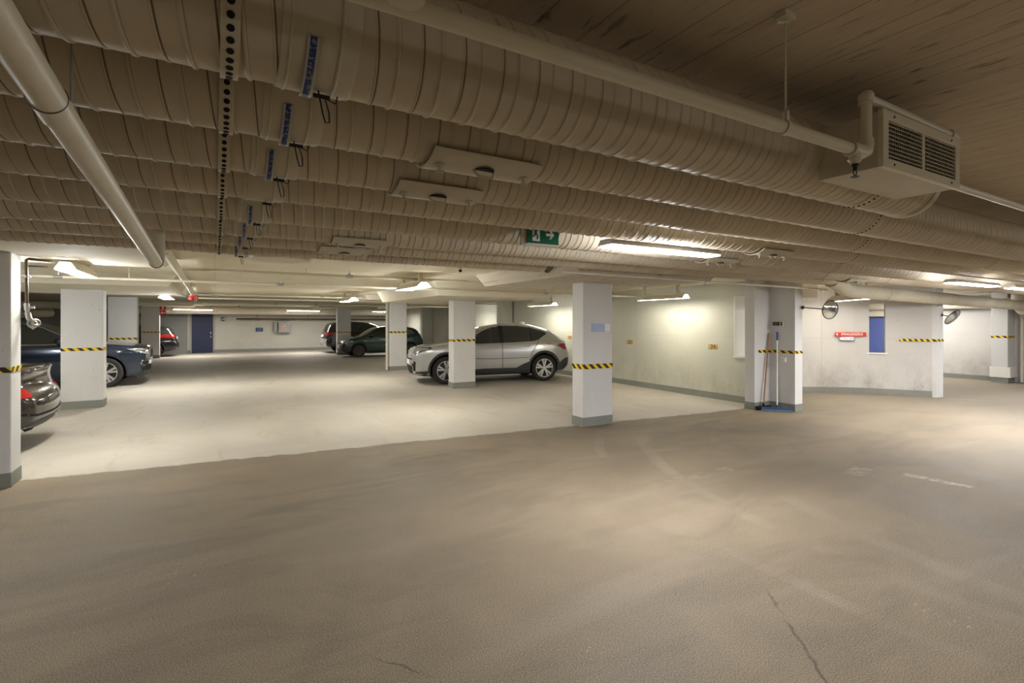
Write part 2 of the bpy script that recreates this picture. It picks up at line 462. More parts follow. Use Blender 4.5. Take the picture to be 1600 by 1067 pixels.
# curved wall of the ramp with its window opening
arc = [(9.30, 7.80), (9.9, 7.66), (10.5, 7.45), (11.1, 7.14), (11.6, 6.85), (11.98, 6.60), (12.28, 6.38), (12.52, 6.16), (12.72, 5.93)]
arc2 = [(12.88, 5.68), (13.06, 5.38), (13.30, 4.98)]
def arcwall(mb, pts, z0, z1, t=.2, o=0.):
    n = len(pts); out = []; inn = []
    for i, p in enumerate(pts):
        a = pts[max(i - 1, 0)]; b = pts[min(i + 1, n - 1)]
        d = Vector((b[0] - a[0], b[1] - a[1], 0)).normalized(); nn = Vector((-d.y, d.x, 0))
        out.append((p[0] - nn.x * o, p[1] - nn.y * o)); inn.append((p[0] + nn.x * t, p[1] + nn.y * t))
    vs = [(*q, z) for z in (z0, z1) for q in out + inn]; m = 2 * n; fs = []
    for i in range(n - 1):
        fs += [(i, i + 1, m + i + 1, m + i), (n + i, m + n + i, m + n + i + 1, n + i + 1), (i, n + i, n + i + 1, i + 1), (m + i, m + i + 1, m + n + i + 1, m + n + i)]
    fs += [(0, m, m + n, n), (n - 1, 2 * n - 1, m + 2 * n - 1, m + n - 1)]
    mb.add(vs, fs)
cw = MB(); arcwall(cw, arc, 0, LO); arcwall(cw, arc2, 0, LO)
arcwall(cw, [arc[-1], arc2[0]], 0, .93); arcwall(cw, [arc[-1], arc2[0]], 2.03, LO)
struct('wall_curved', cw, 'wall_white')
bb = MB(); arcwall(bb, arc + arc2, 0, .13, .02, .012); struct('baseboard_curved', bb, 'skirt')
w2 = MB(); arcwall(w2, [(12.70, 5.96), (12.90, 5.65)], .90, .93, .24, .03); struct('window_2', w2, 'white')

# right side, far
struct('wall_right_end', MB().box(18.6, 18.9, -6, 32, 0, HI), 'wall_white')
struct('baseboard_right_end', MB().box(18.58, 18.61, 5.5, 12, 0, .12), 'skirt')
struct('trim_2', MB().box(9.37, 10.7, 5.95, 6.2, 2.1, LO), 'drop')
d2 = MB().box(18.55, 18.6, 7.94, 8.85, 0, 1.77)
dd = struct('door_2', d2, 'door2')
MB().tube([(18.54, 8.03, 1.17), (18.50, 8.03, 1.17), (18.50, 8.03, 1.02), (18.54, 8.03, 1.02)], .012, 8).box(18.52, 18.55, 8.01, 8.05, .87, .95).build('door_handle', 'steel', dd, True)
struct('trim_3', MB().box(18.35, 18.6, 7.5, 10.5, 1.80, 2.05), 'pipe_white')

# far blue door
d1 = struct('door_1', MB().box(-1.06, -.1, 31.46, 31.54, .02, 2.1), 'door')
MB().tube([(-.2, 31.46, 1.12), (-.2, 31.40, 1.12), (-.2, 31.40, .98), (-.2, 31.46, .98)], .012, 8).box(-.22, -.18, 31.43, 31.46, .86, .9).box(-.22, -.18, 31.43, 31.46, .80, .83).build('door_handle', 'steel', d1, True)
struct('trim_4', MB().box(-1.10, -1.06, 31.44, 31.55, 0, 2.14).box(-.10, -.06, 31.44, 31.55, 0, 2.14), 'grey')

# drop panels over the pillars (wider on top)
def drop(name, x0, x1, y0, y1, z0, z1, mat, e=.12):
    vs = [(x0, y0, z0), (x1, y0, z0), (x1, y1, z0), (x0, y1, z0), (x0 - e, y0 - e, z1), (x1 + e, y0 - e, z1), (x1 + e, y1 + e, z1), (x0 - e, y1 + e, z1)]
    struct(name, MB().add(vs, [(0, 3, 2, 1), (4, 5, 6, 7), (0, 1, 5, 4), (1, 2, 6, 5), (2, 3, 7, 6), (3, 0, 4, 7)]), mat)
drop('trim_5', 4.02, 6.5, 5.22, 7.87, 2.22, LO, 'drop_board')
drop('trim_6', 3.85, 6.5, 9.55, 13.5, 2.14, LO, 'drop')
drop('trim_7', 3.9, 6.5, 15.2, 18.7, 2.28, LO, 'drop')
drop('trim_8', 4.25, 6.9, 25.2, 27.6, 2.30, LO, 'drop')
drop('trim_9', -4.2, -.55, 5.45, 7.8, 2.29, LO, 'drop')
drop('trim_10', -4.0, -.70, 10.7, 14.0, 2.225, LO, 'drop')
drop('trim_11', -4.0, -.75, 16.8, 19.6, 2.33, LO, 'drop')
drop('trim_12', -4.0, -.9, 26.6, 29.3, 2.34, LO, 'drop')

# ------------------------------------------------------------------ pillars
def pillar(x0, x1, y0, y1, top, tape, label, tape_w=.055, sides=(0, 1), group='concrete pillars of the parking hall'):
    """front face at y0; tape runs round the front and the side faces listed (0 left, 1 right)"""
    t = thing('concrete_pillar', label, 'pillar', ((x0 + x1) / 2, (y0 + y1) / 2, 0), group)
    MB().box(x0, x1, y0, y1, 0, top).build('shaft', 'pillar', t, bevel=.012)
    e = .004
    MB().box(x0 - e, x1 + e, y0 - e, y1 + e, 0, .14).build('base_band', 'skirt', t)
    if tape:
        h = tape_w / 2; m = MB().box(x0 - e, x1 + e, y0 - e, y0, tape - h, tape + h)
        if 0 in sides: m.box(x0 - e, x0, y0, y1, tape - h, tape + h)
        if 1 in sides: m.box(x1, x1 + e, y0, y1, tape - h, tape + h)
        m.build('hazard_tape', 'tape', t)
    return t
pA = pillar(-2.32, -1.72, 6.75, 7.06, 2.29, 1.14, 'nearest white pillar cut by the left photo edge, with brown pipe on its side')
pB = pillar(-2.455, -1.84, 12.28, 12.65, 2.225, 1.10, 'wide white pillar in front of the dark blue car, behind the black sedan tail')
pC = pillar(-2.62, -1.95, 18.2, 18.6, 2.33, 1.14, 'shaded grey-white pillar just behind the bonnet of the dark blue car')
pD = pillar(-2.85, -2.17, 27.9, 28.25, 2.34, 1.17, 'distant pale pillar beside the black estate car, carrying red arrow signs')
pE = pillar(4.88, 5.46, 6.24, 6.52, 2.22, .92, 'bluish-white pillar in the middle with a worn blue sticker', .075)
pF = pillar(5.0, 5.595, 11.46, 11.76, 2.14, 1.165, 'white pillar standing in front of the silver car')
pG = pillar(5.03, 5.62, 16.8, 17.15, 2.29, 1.28, 'pale pillar with two thin downpipes on its left edge')
pH = pillar(5.24, 5.9, 26.3, 26.6, 2.31, 1.12, 'distant pillar between the black car tail and the green hatchback')
MB().box(5.04, 5.30, 6.232, 6.2385, 1.455, 1.585).build('sticker', 'sticker', pE)['label'] = 'worn blue and white sticker'
MB().box(5.30, 5.41, 6.234, 6.2385, 1.465, 1.58).build('sticker', 'signwhite', pE)['label'] = 'pale torn sticker edge'
m = MB(); m.cyl((4.965, 16.86, .02), (4.965, 16.86, 2.4), .03, 14); m.cyl((4.965, 16.95, .02), (4.965, 16.95, 2.4), .028, 14)
tag(m.build('downpipe', 'pipe_white', None, True), 'pair of thin pale pipes running down the left edge of the distant pillar', 'pipe')

# L-shaped pillar with the brooms
pL = thing('concrete_pillar', 'L-shaped corner pillar with two brooms leaning in its notch', 'pillar', (9.1, 5.8, 0), 'concrete pillars of the parking hall')
Lp = [(8.57, 5.9), (9.02, 5.9), (9.0, 5.4), (9.23, 5.4), (9.3, 6.1), (8.57, 6.1)]
MB().prism([(a, b) for a, b in Lp], 0, LO, 'z').build('shaft', 'pillar', pL, bevel=.006)
Lb = [(8.565, 5.894), (9.014, 5.894), (8.994, 5.394), (9.236, 5.394), (9.306, 6.106), (8.565, 6.106)]
MB().prism(Lb, 0, .13, 'z').build('base_band', 'skirt', pL)
MB().box(8.68, 9.01, 5.895, 5.9, 1.04, 1.09).add([(9.014, 5.9, 1.04), (8.994, 5.4, 1.04), (8.994, 5.4, 1.09), (9.014, 5.9, 1.09), (9.02, 5.9, 1.04), (9.0, 5.4, 1.04), (9.0, 5.4, 1.09), (9.02, 5.9, 1.09)],
    [(0, 1, 2, 3), (4, 7, 6, 5), (0, 4, 5, 1), (3, 2, 6, 7)]).box(8.996, 9.234, 5.394, 5.4, 1.04, 1.09).build('hazard_tape', 'tape', pL)
# pillar and wall-end at the far right, wall end of curved wall
pR = pillar(18.12, 18.62, 5.13, 5.47, LO, 1.22, 'far right white pillar with a low white plinth wrap, at the right photo edge')
MB().box(18.10, 18.62, 5.08, 5.50, .14, .42).build('plinth', 'white', pR)
t = thing('concrete_pillar', 'narrow bluish-white end post of the curved wall, holding a round mirror', 'pillar', (13.4, 4.9, 0), 'concrete pillars of the parking hall')
MB().prism([(13.30, 4.98), (13.29, 4.90), (13.5, 4.86), (13.56, 5.1), (13.40, 5.12)], 0, LO, 'z').build('shaft', 'pillar', t)
m = MB(); arcwall(m, [(12.99, 5.46), (13.296, 4.955)], 1.195, 1.245, .0, .012); m.add([(13.28, 4.955, 1.195), (13.285, 4.893, 1.195), (13.505, 4.853, 1.195), (13.28, 4.955, 1.245), (13.285, 4.893, 1.245), (13.505, 4.853, 1.245)], [(0, 1, 4, 3), (1, 2, 5, 4)])
m.build('hazard_tape', 'tape', t)

# ------------------------------------------------------------------ spiral ducts
LEAD = .12
def spiral_mesh(name, R, L, lead=LEAD, nt=40):
    us = [(0, 0), (.02, .0), (.03, .0018), (.055, .0022), (.065, -.001), (.10, -.001), (.11, .0), (.135, .0), (.43, .0), (.45, .0), (.475, .0036), (.51, .005), (.545, .0036), (.57, .0), (.59, .0), (.98, .0)]
    P = len(us); T = int(L / lead); n = T * P
    u = np.array([q[0] for q in us]); h = np.array([q[1] for q in us])
    I = np.arange(n + P); xi = (I // P + u[I % P]) * lead; hi = h[I % P]
    th = np.arange(nt) / nt
    X = xi[:n, None] + th[None] * lead
    Rr = (R + hi[:n])[:, None] * np.ones(nt)[None]
    V = np.stack([X, Rr * np.cos(2 * PI * th)[None], Rr * np.sin(2 * PI * th)[None]], -1).reshape(-1, 3)
    F = []; mi = []
    i = np.arange(n - 1)
    blocks = []; mats = []
    for j in range(nt):
        if j < nt - 1:
            q = np.stack([i * nt + j, (i + 1) * nt + j, (i + 1) * nt + j + 1, i * nt + j + 1], -1); k = i
        else:
            k = i[:-P]; q = np.stack([k * nt + j + P * 0, (k + 1) * nt + j, (k + 1 + P) * nt, (k + P) * nt], -1)
        blocks.append(q); mats.append(np.where(k % P == 4, 1, np.where(k % P == 12, 2, 0)))
    Q = np.concatenate(blocks); mt = np.concatenate(mats).astype(np.int32)
    me = bpy.data.meshes.new(name)
    me.vertices.add(len(V)); me.vertices.foreach_set('co', V.astype(np.float32).ravel())
    me.loops.add(Q.size); me.loops.foreach_set('vertex_index', Q.astype(np.int32).ravel())
    me.polygons.add(len(Q)); me.polygons.foreach_set('loop_start', np.arange(0, Q.size, 4, dtype=np.int32))
    me.materials.append(M['duct']); me.materials.append(M['seam']); me.materials.append(M['ridge'])
    me.polygons.foreach_set('material_index', mt)
    me.update(calc_edges=True); me.validate()
    me.polygons.foreach_set('use_smooth', [True] * len(me.polygons))
    return me

DR = .163; DZ = 1.6 + .62 + DR
X0 = -5.0
DUCTS = [(1.43, 3.45, 'nearest and lowest-right spiral duct, ending at the louvred box'),
         (1.87, 18.4, 'second spiral duct from the camera, with the large near access hatch'),
         (2.36, 18.4, 'third spiral duct from the camera, with an access hatch beyond the largest hatch'),
         (2.86, 18.4, 'fourth spiral duct from the camera, just in front of the green running-man sign'),
         (3.495, 18.4, 'fifth spiral duct from the camera, right behind the green running-man sign'),
         (4.11, 18.4, 'sixth spiral duct from the camera, two rows in front of the low ceiling edge'),
         (4.66, 9.05, 'seventh spiral duct, ending where the smooth grey duct takes over'),
         (5.27, 3.55, 'farthest spiral duct against the low ceiling, ending by the middle drop panel')]
shared = None
def sleeve(mb, x0, x1, r, yc, zc): mb.lathe([(r - .01, x0 - .002), (r + .004, x0), (r + .006, x0 + .01), (r + .006, x1 - .01), (r + .004, x1), (r - .01, x1 + .002)], (0, yc, zc), 'x', 48)
ducts = []
for k, (yc, x1, lab) in enumerate(DUCTS):
    t = thing('spiral_duct', lab, 'duct', (X0, yc, DZ), 'parallel spiral ventilation ducts under the ceiling')
    if x1 == 18.4:
        if shared is None: shared = spiral_mesh('spiral_duct_tube', DR, 18.4 - X0)
        me = shared
    else: me = spiral_mesh('spiral_duct_tube', DR, x1 - X0)
    o = bpy.data.objects.new('duct_tube', me); COL.objects.link(o); o.parent = t
    if k: o.location.x = -.017 * k
    ducts.append(t)
    # perforated hanger band and coupling sleeve on the left, rivet bands along the run
    band = MB(); rr = DR + .008; bx = .03
    band.lathe([(rr, bx - .02), (rr + .003, bx - .02), (rr + .003, bx + .02), (rr, bx + .02)], (0, yc, DZ), 'x', 48, True)
    band.mat(1)
    for a in np.linspace(-PI * .95, PI * .05, 21):
        c = Vector((bx, yc + (rr + .0032) * math.cos(a), DZ + (rr + .0032) * math.sin(a))); nrm = Vector((0, math.cos(a), math.sin(a)))
        band.cyl(c, c + nrm * .0012, .0085, 10)
    band.mat(0)
    for s in (-1, 1): band.box(bx - .02, bx + .02, yc + s * (rr + .001) - .0015, yc + s * (rr + .001) + .0015, DZ, HI)
    band.build('hanger_strap', ['duct_plain', 'dark'], t, True)
    sx = .135 - .006 * k
    sl = MB(); sleeve(sl, sx, sx + .18, DR, yc, DZ); sl.ring((sx + .02, yc, DZ), 'x', DR + .006, .004, 48, 6); sl.ring((sx + .135, yc, DZ), 'x', DR + .007, .0045, 48, 6)
    cs = sl.build('coupling_sleeve', 'duct_plain', t, True)
    # sagging band of blue print tape under the sleeve, with its wire clip
    if k not in (3,):
        tp = MB(); rr2 = DR + .012; w0 = sx + .055
        aa = np.linspace(-PI * .80, -PI * .45, 14)
        for (u0, u1, mi_) in ((0, .006, 0), (.006, .022, 1), (.022, .030, 0)):
            vs = []; 
            for a in aa:
                sag = .012 * max(0, 1 - abs(a + PI * .5) / .6)
                for u in (u0, u1): vs.append((w0 + u, yc + (rr2 + sag) * math.cos(a), DZ + (rr2 + sag) * math.sin(a)))
            tp.mat(mi_).add(vs, [(2 * i, 2 * i + 1, 2 * i + 3, 2 * i + 2) for i in range(len(aa) - 1)])
        o = tp.build('label_tape', ['galv', 'sticker2'], cs)
        md = o.modifiers.new('thick', 'SOLIDIFY'); md.thickness = .002
    wc = MB(); z = DZ - DR - .012; x = sx + .10; y = yc + .0
    wc.tube([(x, y, z + .01), (x + .006, y, z - .02), (x + .012, y - .004, z - .055), (x + .018, y - .006, z - .078), (x + .028, y - .006, z - .076), (x + .028, y - .004, z - .05), (x + .018, y, z - .012), (x + .045, y, z - .02), (x + .05, y, z)], .0022, 6)
    wc.cyl((x - .012, y, z - .008), (x + .03, y, z - .008), .006, 8)
    wc.build('wire_clip', 'black', cs, True)
    for xx in [q for q in ((2.9 + .9 * k, 6.4 + .55 * k, 10.2 + .4 * k, 14. + .3 * k)) if q < x1 - .3]:
        rv = MB(); sleeve(rv, xx, xx + .07, DR - .001, yc, DZ); rv.mat(1)
        for a in np.linspace(-PI, 0, 22):
            c = Vector((xx + .035, yc + (DR + .0065) * math.cos(a), DZ + (DR + .0065) * math.sin(a)))
            rv.cyl(c - Vector((0, math.cos(a), math.sin(a))) * .003, c + Vector((0, math.cos(a), math.sin(a))) * .002, .006, 6)
        rv.build('riveted_joint', ['duct', 'dark'], t, True)
# end caps
def endcap(t, x, yc, mat='duct_plain'):
    MB().lathe([(.001, x), (DR - .01, x), (DR + .007, x - .004), (DR + .009, x - .012), (DR + .009, x - .05), (DR + .002, x - .055)], (0, yc, DZ), 'x', 48).build('end_collar', mat, t, True)
endcap(ducts[0], 3.5, 1.43); endcap(ducts[7], 3.62, 5.27); endcap(ducts[6], 9.06, 4.66)

# access hatches: curved saddle plates with two knobs and a bail handle
def hatch(t, xc, yc, L=.46, span=.62, a0=-PI * .5 - .08, label=None):
    r = DR + .016; m = MB(); aa = np.linspace(a0 - span, a0 + span, 14); vs = []
    for a in aa:
        for x in (xc - L / 2, xc + L / 2):
            for rr in (r - .003, r + .004): vs.append((x, yc + rr * math.cos(a), DZ + rr * math.sin(a)))
    n = len(aa); fs = []
    for i in range(n - 1):
        b = i * 4; c = b + 4
        fs += [(b + 1, b + 3, c + 3, c + 1), (b, c, c + 2, b + 2), (b, b + 1, c + 1, c), (b + 2, c + 2, c + 3, b + 3)]
    fs += [(0, 2, 3, 1), (4 * n - 4, 4 * n - 3, 4 * n - 1, 4 * n - 2)]
    p = m.add(vs, fs).build('access_hatch', 'duct_plain', t, True)
    for s in (-1, 1):
        x = xc + s * L * .40; a = a0 - .12
        c = Vector((x, yc + r * math.cos(a), DZ + r * math.sin(a))); nn = Vector((0, math.cos(a), math.sin(a)))
        MB().cyl(c, c + nn * .01, .02, 14).cyl(c + nn * .01, c + nn * .03, .006, 8).box(c.x - .016, c.x + .016, c.y + nn.y * .03 - .004, c.y + nn.y * .03 + .004, c.z + nn.z * .034 - .004, c.z + nn.z * .03 + .004).build('wing_knob', 'duct_plain', p, True)
    a = a0 - .12; c = Vector((xc, yc + r * math.cos(a), DZ + r * math.sin(a))); nn = Vector((0, math.cos(a), math.sin(a)))
    MB().lathe([(.001, 0), (.04, 0), (.044, -.001), (.044, .004)], tuple(c + nn * .003), 'z', 24).build('handle_recess', 'dark', p, True)
    MB().tube([c + Vector((-.045, 0, 0)) + nn * .004, c + Vector((-.03, -.01, 0)) + nn * .028, c + Vector((.035, -.01, 0)) + nn * .028, c + Vector((.045, 0, 0)) + nn * .004], .005, 8).build('handle', 'duct_plain', p, True)
hatch(ducts[1], .93, 1.87, .47)
hatch(ducts[2], .93, 2.36, .42)
hatch(ducts[5], .98, 4.11, .42); hatch(ducts[6], .98, 4.66, .42)
hatch(ducts[4], 4.45, 3.495, .45); hatch(ducts[3], 4.35, 2.86, .45); hatch(ducts[5], 8.3, 4.11, .5)

# smooth grey duct continuing to the right
t = thing('smooth_duct', 'smooth grey round duct running to the right edge below the spiral ducts', 'duct', (9.0, 4.9, 2.2))
MB().tube([(8.80, 4.67, 2.30), (9.02, 4.68, 2.25), (9.25, 4.69, 2.18), (9.45, 4.695, 2.148), (17.6, 4.625, 2.015)], .12, 40).build('duct_tube', 'duct_plain', t, True)
for x in (10.6, 13.4, 16.2): MB().ring((x, 4.70 - .00896 * (x - 9.02), 2.15 - .01568 * (x - 9.02)), (1, -.009, -.0157), .121, .006, 40, 6).build('joint_ring', 'duct_plain', t, True)

# ------------------------------------------------------------------ louvred box on the first duct
t = thing('louvred_vent_box', 'louvred ventilation box on the side of the nearest duct', 'vent', (2.68, 1.15, 2.23))
BX0, BX1, BY0, BY1, BZ0, BZ1 = 2.33, 3.03, 1.03, 1.29, 2.232, 2.458
MB().box(BX0, BX1, BY0 + .02, BY1, BZ0, BZ1).build('housing', 'duct_plain', t, bevel=.003)
fr = .035; m = MB()
m.box(BX0 - .01, BX1 + .01, BY0, BY0 + .02, BZ0 - .004, BZ0 + fr).box(BX0 - .01, BX1 + .01, BY0, BY0 + .02, BZ1 - fr, BZ1 + .004)
m.box(BX0 - .01, BX0 + fr, BY0, BY0 + .02, BZ0 + fr, BZ1 - fr).box(BX1 - fr, BX1 + .01, BY0, BY0 + .02, BZ0 + fr, BZ1 - fr).box(2.668, 2.692, BY0 + .003, BY0 + .02, BZ0 + fr, BZ1 - fr)
gf = m.build('grille_frame', 'pipe', t, bevel=.002)
MB().box(BX0 + fr, BX1 - fr, BY0 + .0165, BY0 + .0195, BZ0 + fr, BZ1 - fr).build('grille_backing', 'dark', gf)
m = MB()
for i in range(9):
    z = BZ0 + fr + .009 + i * (BZ1 - BZ0 - 2 * fr) / 9
    for (a, b) in ((BX0 + fr, 2.668), (2.692, BX1 - fr)):
        m.add([(a, BY0 + .002, z), (b, BY0 + .002, z), (b, BY0 + .012, z + .008), (a, BY0 + .012, z + .008), (a, BY0 + .002, z + .003), (b, BY0 + .002, z + .003), (b, BY0 + .012, z + .011), (a, BY0 + .012, z + .011)],
              [(0, 1, 2, 3), (4, 7, 6, 5), (0, 4, 5, 1), (2, 6, 7, 3)])
m.build('louvre_blades', 'pipe', gf)
m = MB()
for i in range(40):
    x = BX0 + fr + .008 + i * (BX1 - BX0 - 2 * fr) / 40
    m.box(x, x + .002, BY0 + .013, BY0 + .0165, BZ0 + fr, BZ1 - fr)
m.build('rear_blades', 'pipe', gf)
for x in (BX0 + .08, BX1 - .08):
    for z in (BZ0 + .015, BZ1 - .015): MB().cyl((x, BY0 - .002, z), (x, BY0 + .002, z), .005, 8).build('screw', 'dark', gf)

# ------------------------------------------------------------------ sprinkler pipe in front of the ducts
def sprinkler(mb, x, y, z, r=.012):
    mb.cyl((x, y, z), (x, y, z - .012), r, 12).cyl((x, y, z - .012), (x, y, z - .03), r * .62, 10)
    mb.tube([(x - r * .8, y, z - .02), (x - r * .9, y, z - .038), (x, y, z - .052)], .0022, 6).tube([(x + r * .8, y, z - .02), (x + r * .9, y, z - .038), (x, y, z - .052)], .0022, 6)
    mb.cyl((x, y, z - .052), (x, y, z - .0545), r * 1.05, 14)
PY, PZ, PR = 1.06, 2.275, .0215
t = thing('sprinkler_pipe', 'thick cream sprinkler pipe below the ceiling, stepping over the louvred box', 'pipe', (.5, PY, PZ))
MB().tube([(-1.2, PY + .01, PZ + .004), (2.16, PY, PZ)], PR, 24).build('pipe_run', 'pipe', t, True)
m = MB().tube([(2.13, PY, PZ), (2.215, PY, PZ), (2.24, PY, PZ + .01), (2.25, PY, PZ + .035), (2.25, PY, PZ + .06)], [.027, .028, .028, .027, .025], 20)
m.cyl((2.165, PY, PZ), (2.165, PY, PZ - .045), .022, 18).cyl((2.165, PY, PZ - .045), (2.165, PY, PZ - .055), .016, 14).ring((2.165, PY, PZ - .038), 'z', .021, .004, 20, 6).ring((2.13, PY, PZ), 'x', .026, .004, 20, 6)
m.build('tee_fitting', 'pipe', t, True)
MB().cyl((2.25, PY, PZ + .05), (2.25, PY, 2.49), PR * .93, 20).build('riser', 'pipe', t, True)
m = MB().ball((2.25, PY, 2.498), .029, 18, 12).ring((2.25, PY, 2.475), 'z', .024, .0045, 20, 6)
m.build('elbow', 'pipe', t, True)
m = MB().tube([(3.03, PY + .01, 2.497), (3.075, PY + .01, 2.495), (3.09, PY + .01, 2.475), (3.09, PY + .01, 2.44)], .025, 16)
m.build('elbow', 'pipe', t, True)
MB().tube([(2.25, PY, 2.498), (3.06, PY + .01, 2.498)], PR * .8, 20).build('bypass_pipe', 'pipe', t, True)
MB().cyl((3.09, PY + .01, 2.45), (3.09, PY + .01, 2.25), PR * .8, 18).build('drop_pipe', 'pipe', t, True)
MB().tube([(3.05, PY + .01, 2.262), (9.6, PY + .05, 2.262)], PR * .8, 20).build('pipe_run', 'pipe_white', t, True)
m = MB(); sprinkler(m, 2.165, PY, PZ - .052, .014); m.build('sprinkler_head', 'black', t, True)
m = MB().cyl((1.71, PY, PZ + .06), (1.71, PY, HI - .02), .004, 8).box(1.68, 1.74, PY - .02, PY + .02, HI - .02, HI).tube([(1.66, PY, HI - .045), (1.72, PY, HI - .025)], .004, 6)
m.lathe([(PR + .001, 1.695), (PR + .003, 1.695), (PR + .003, 1.72), (PR + .001, 1.72)], (0, PY, PZ), 'x', 24, True)
m.box(1.70, 1.715, PY - .012, PY - .008, PZ + .02, PZ + .06).box(1.70, 1.715, PY + .008, PY + .012, PZ + .02, PZ + .06).box(1.70, 1.715, PY - .012, PY + .012, PZ + .056, PZ + .062)
m.build('hanger', 'pipe', t, True)
m = MB(); m.mat(0).box(.235, .265, .905, .907, 2.218, HI).mat(1)
for i in range(14): m.cyl((.25, .9035, 2.232 + i * .03), (.25, .9055, 2.232 + i * .03), .008, 10)
tag(m.build('perforated_strap', ['pipe', 'dark'], None), 'perforated metal strap hanging at the top edge beside a round pipe end', 'strap')
m = MB().mat(0).tube([(.318, .955, HI), (.318, .955, 2.30), (.318, .955, 2.235)], .034, 28).mat(1).cyl((.318, .955, 2.262), (.318, .955, 2.222), .037, 28)
tag(m.build('vertical_pipe_stub', ['pipe', 'duct_plain'], None, True), 'short vertical pipe end poking in at the top edge', 'pipe')

# thin pipe along the edge of the middle drop panel
t = thing('sprinkler_pipe', 'thin white sprinkler pipe along the low edge behind the last ducts', 'pipe', (3.7, 5.1, 2.2))
MB().tube([(3.64, 5.06, 2.215), (9.4, 5.06, 2.185)], .014, 12).build('pipe_run', 'pipe_white', t, True)
for x in (6.2, 9.2):
    m = MB(); m.ring((x, 5.06, 2.2), 'x', .014, .006, 12, 6); sprinkler(m, x, 5.06, 2.19, .012); m.build('sprinkler_head', 'steel', t, True)

# branch lines of the sprinkler system under the low slab
def branch(x0, x1, y, z, r, label, heads=(), hang=()):
    t = thing('sprinkler_branch', label, 'pipe', ((x0 + x1) / 2, y, z), 'sprinkler branch lines under the low ceiling')
    MB().tube([(x0, y, z), (x1, y, z)], r, 12).build('pipe_run', 'pipe', t, True)
    for x in heads:
        MB().cyl((x - .05, y, z), (x + .05, y, z), r * 1.35, 12).cyl((x, y, z), (x, y, z + .05), r * .8, 10).cyl((x, y, z + .05), (x, y, z + .075), .005, 8).cyl((x, y, z + .075), (x, y, z + .078), .014, 12).build('sprinkler_head', 'galv', t, True)
    for x in hang:
        MB().cyl((x, y, z), (x, y, LO), .005, 8).lathe([(r + .001, x - .012), (r + .004, x - .012), (r + .004, x + .012), (r + .001, x + .012)], (0, y, z), 'x', 16, True).build('pipe_hanger', 'pipe', t, True)
branch(-.384, 3.9, 8.35, 2.335, .022, 'nearest thin sprinkler pipe crossing under the low ceiling', (1.85,), (1.2, 3.2))
branch(-6, 9.0, 9.38, 2.24, .021, 'thin sprinkler pipe running in front of the left and right drop panels', (-1.9, .95, 6.3), (-1.1, .35, 5.9))
branch(-.4, 3.7, 15.1, 2.31, .022, 'third thin sprinkler pipe from the camera under the low ceiling', (2.6,), (1.9,))
branch(-.4, 9.9, 17.0 - .6, 2.27, .022, 'fourth thin sprinkler pipe, passing the pillar with the downpipes', (2.2, 3.3), (1.3,))
branch(-.4, 9.9, 20.5, 2.27, .024, 'fifth thin sprinkler pipe, behind the pillar with the downpipes', (3.3, 1.9), (2.6,))
branch(-.4, 4.0, 25.0, 2.29, .026, 'last thin sprinkler pipe before the far wall', (.9,), (3.1,))
t = thing('sprinkler_main', 'long cream pipe running away from the end of the near sloping drain pipe', 'pipe', (-.43, 6.0, 2.3))
MB().tube([(-.43, 5.75, 2.31), (-.44, 12., 2.31), (-.58, 20., 2.31)], .047, 20).build('pipe_run', 'pipe', t, True)
for y in (6.0, 11.2, 14.0): MB().ring((-.435 - max(0, y - 12) * .0175, y, 2.31), 'y', .049, .006, 24, 6).build('joint_ring', 'galv', t, True)
MB().cyl((-.50, 14.7, 2.26), (-.50, 14.7, 2.16), .05, 16).ball((-.5, 14.7, 2.2), .06, 12, 8).ring((-.38, 14.6, 2.22), 'x', .07, .014, 20, 6).cyl((-.5, 14.6, 2.22), (-.36, 14.6, 2.22), .015, 8).build('valve', 'red', t, True)['label'] = 'red shut-off valve'
MB().tube([(-.75, 14.2, 2.3), (-.6, 14.2, 2.22), (-.5, 14.2, 2.3)], .03, 12).tube([(-.38, 14.2, 2.28), (-.1, 14.25, 2.28), (.05, 14.3, 2.24)], .025, 10).build('side_fitting', 'galv', t, True)

# near sloping drain pipe
t = thing('drain_pipe', 'thick cream drain pipe sloping away under the ducts at the left', 'pipe', (-.35, 2.5, 2.1))
MB().tube([(-.353, .3, 2.216), (-.345, 4.18, 2.010)], .038, 36).build('pipe_run', 'pipe', t, True)
m = MB().tube([(-.3527, 1.63, 2.146), (-.3525, 1.74, 2.140)], [.0395, .0405], 36); m.build('socket', 'pipe', t, True)
for y, z in ((1.635, 2.146), (4.2, 2.009)): MB().ring((-.3527 + (y - 1.635) * .003, y, z), (0, -1, .054), .0395, .0025, 36, 6).build('clamp_band', 'black', t, True)
MB().tube([(-.345, 4.16, 2.011), (-.345, 4.27, 2.01), (-.345, 4.35, 2.03), (-.345, 4.383, 2.09), (-.345, 4.386, 2.3), (-.345, 4.386, HI)], .037, 24).build('bend', 'pipe', t, True)
m = MB(); m.tube([(-.352 + .043, 1.65, 2.15), (-.352 + .043, 1.65, 2.4), (-.352 + .04, 1.65, HI)], .003, 6)
m.build('hanger_rod', 'galv', t, True)

# round cover plate, ceiling sensor
m = MB().mat(0).lathe([(.001, 2.275), (.30, 2.275), (.305, 2.28), (.305, 2.30), (.28, 2.30), (.28, LO)], (.62, 6.06, 0), 'z', 48)
tag(m.build('round_cover_plate', ['pipe'], None, True), 'large round flat cover plate under the low ceiling behind the ducts', 'plate')
t = thing('ceiling_sensor', 'small black and white sensor on the low ceiling above the silver car', 'sensor', (3.12, 6.9, LO))
MB().cyl((3.12, 6.9, LO), (3.12, 6.9, LO - .045), .022, 20).build('base', 'white', t, True)
MB().ball((3.12, 6.9, LO - .055), .026, 16, 10).build('lens', 'black', t, True)

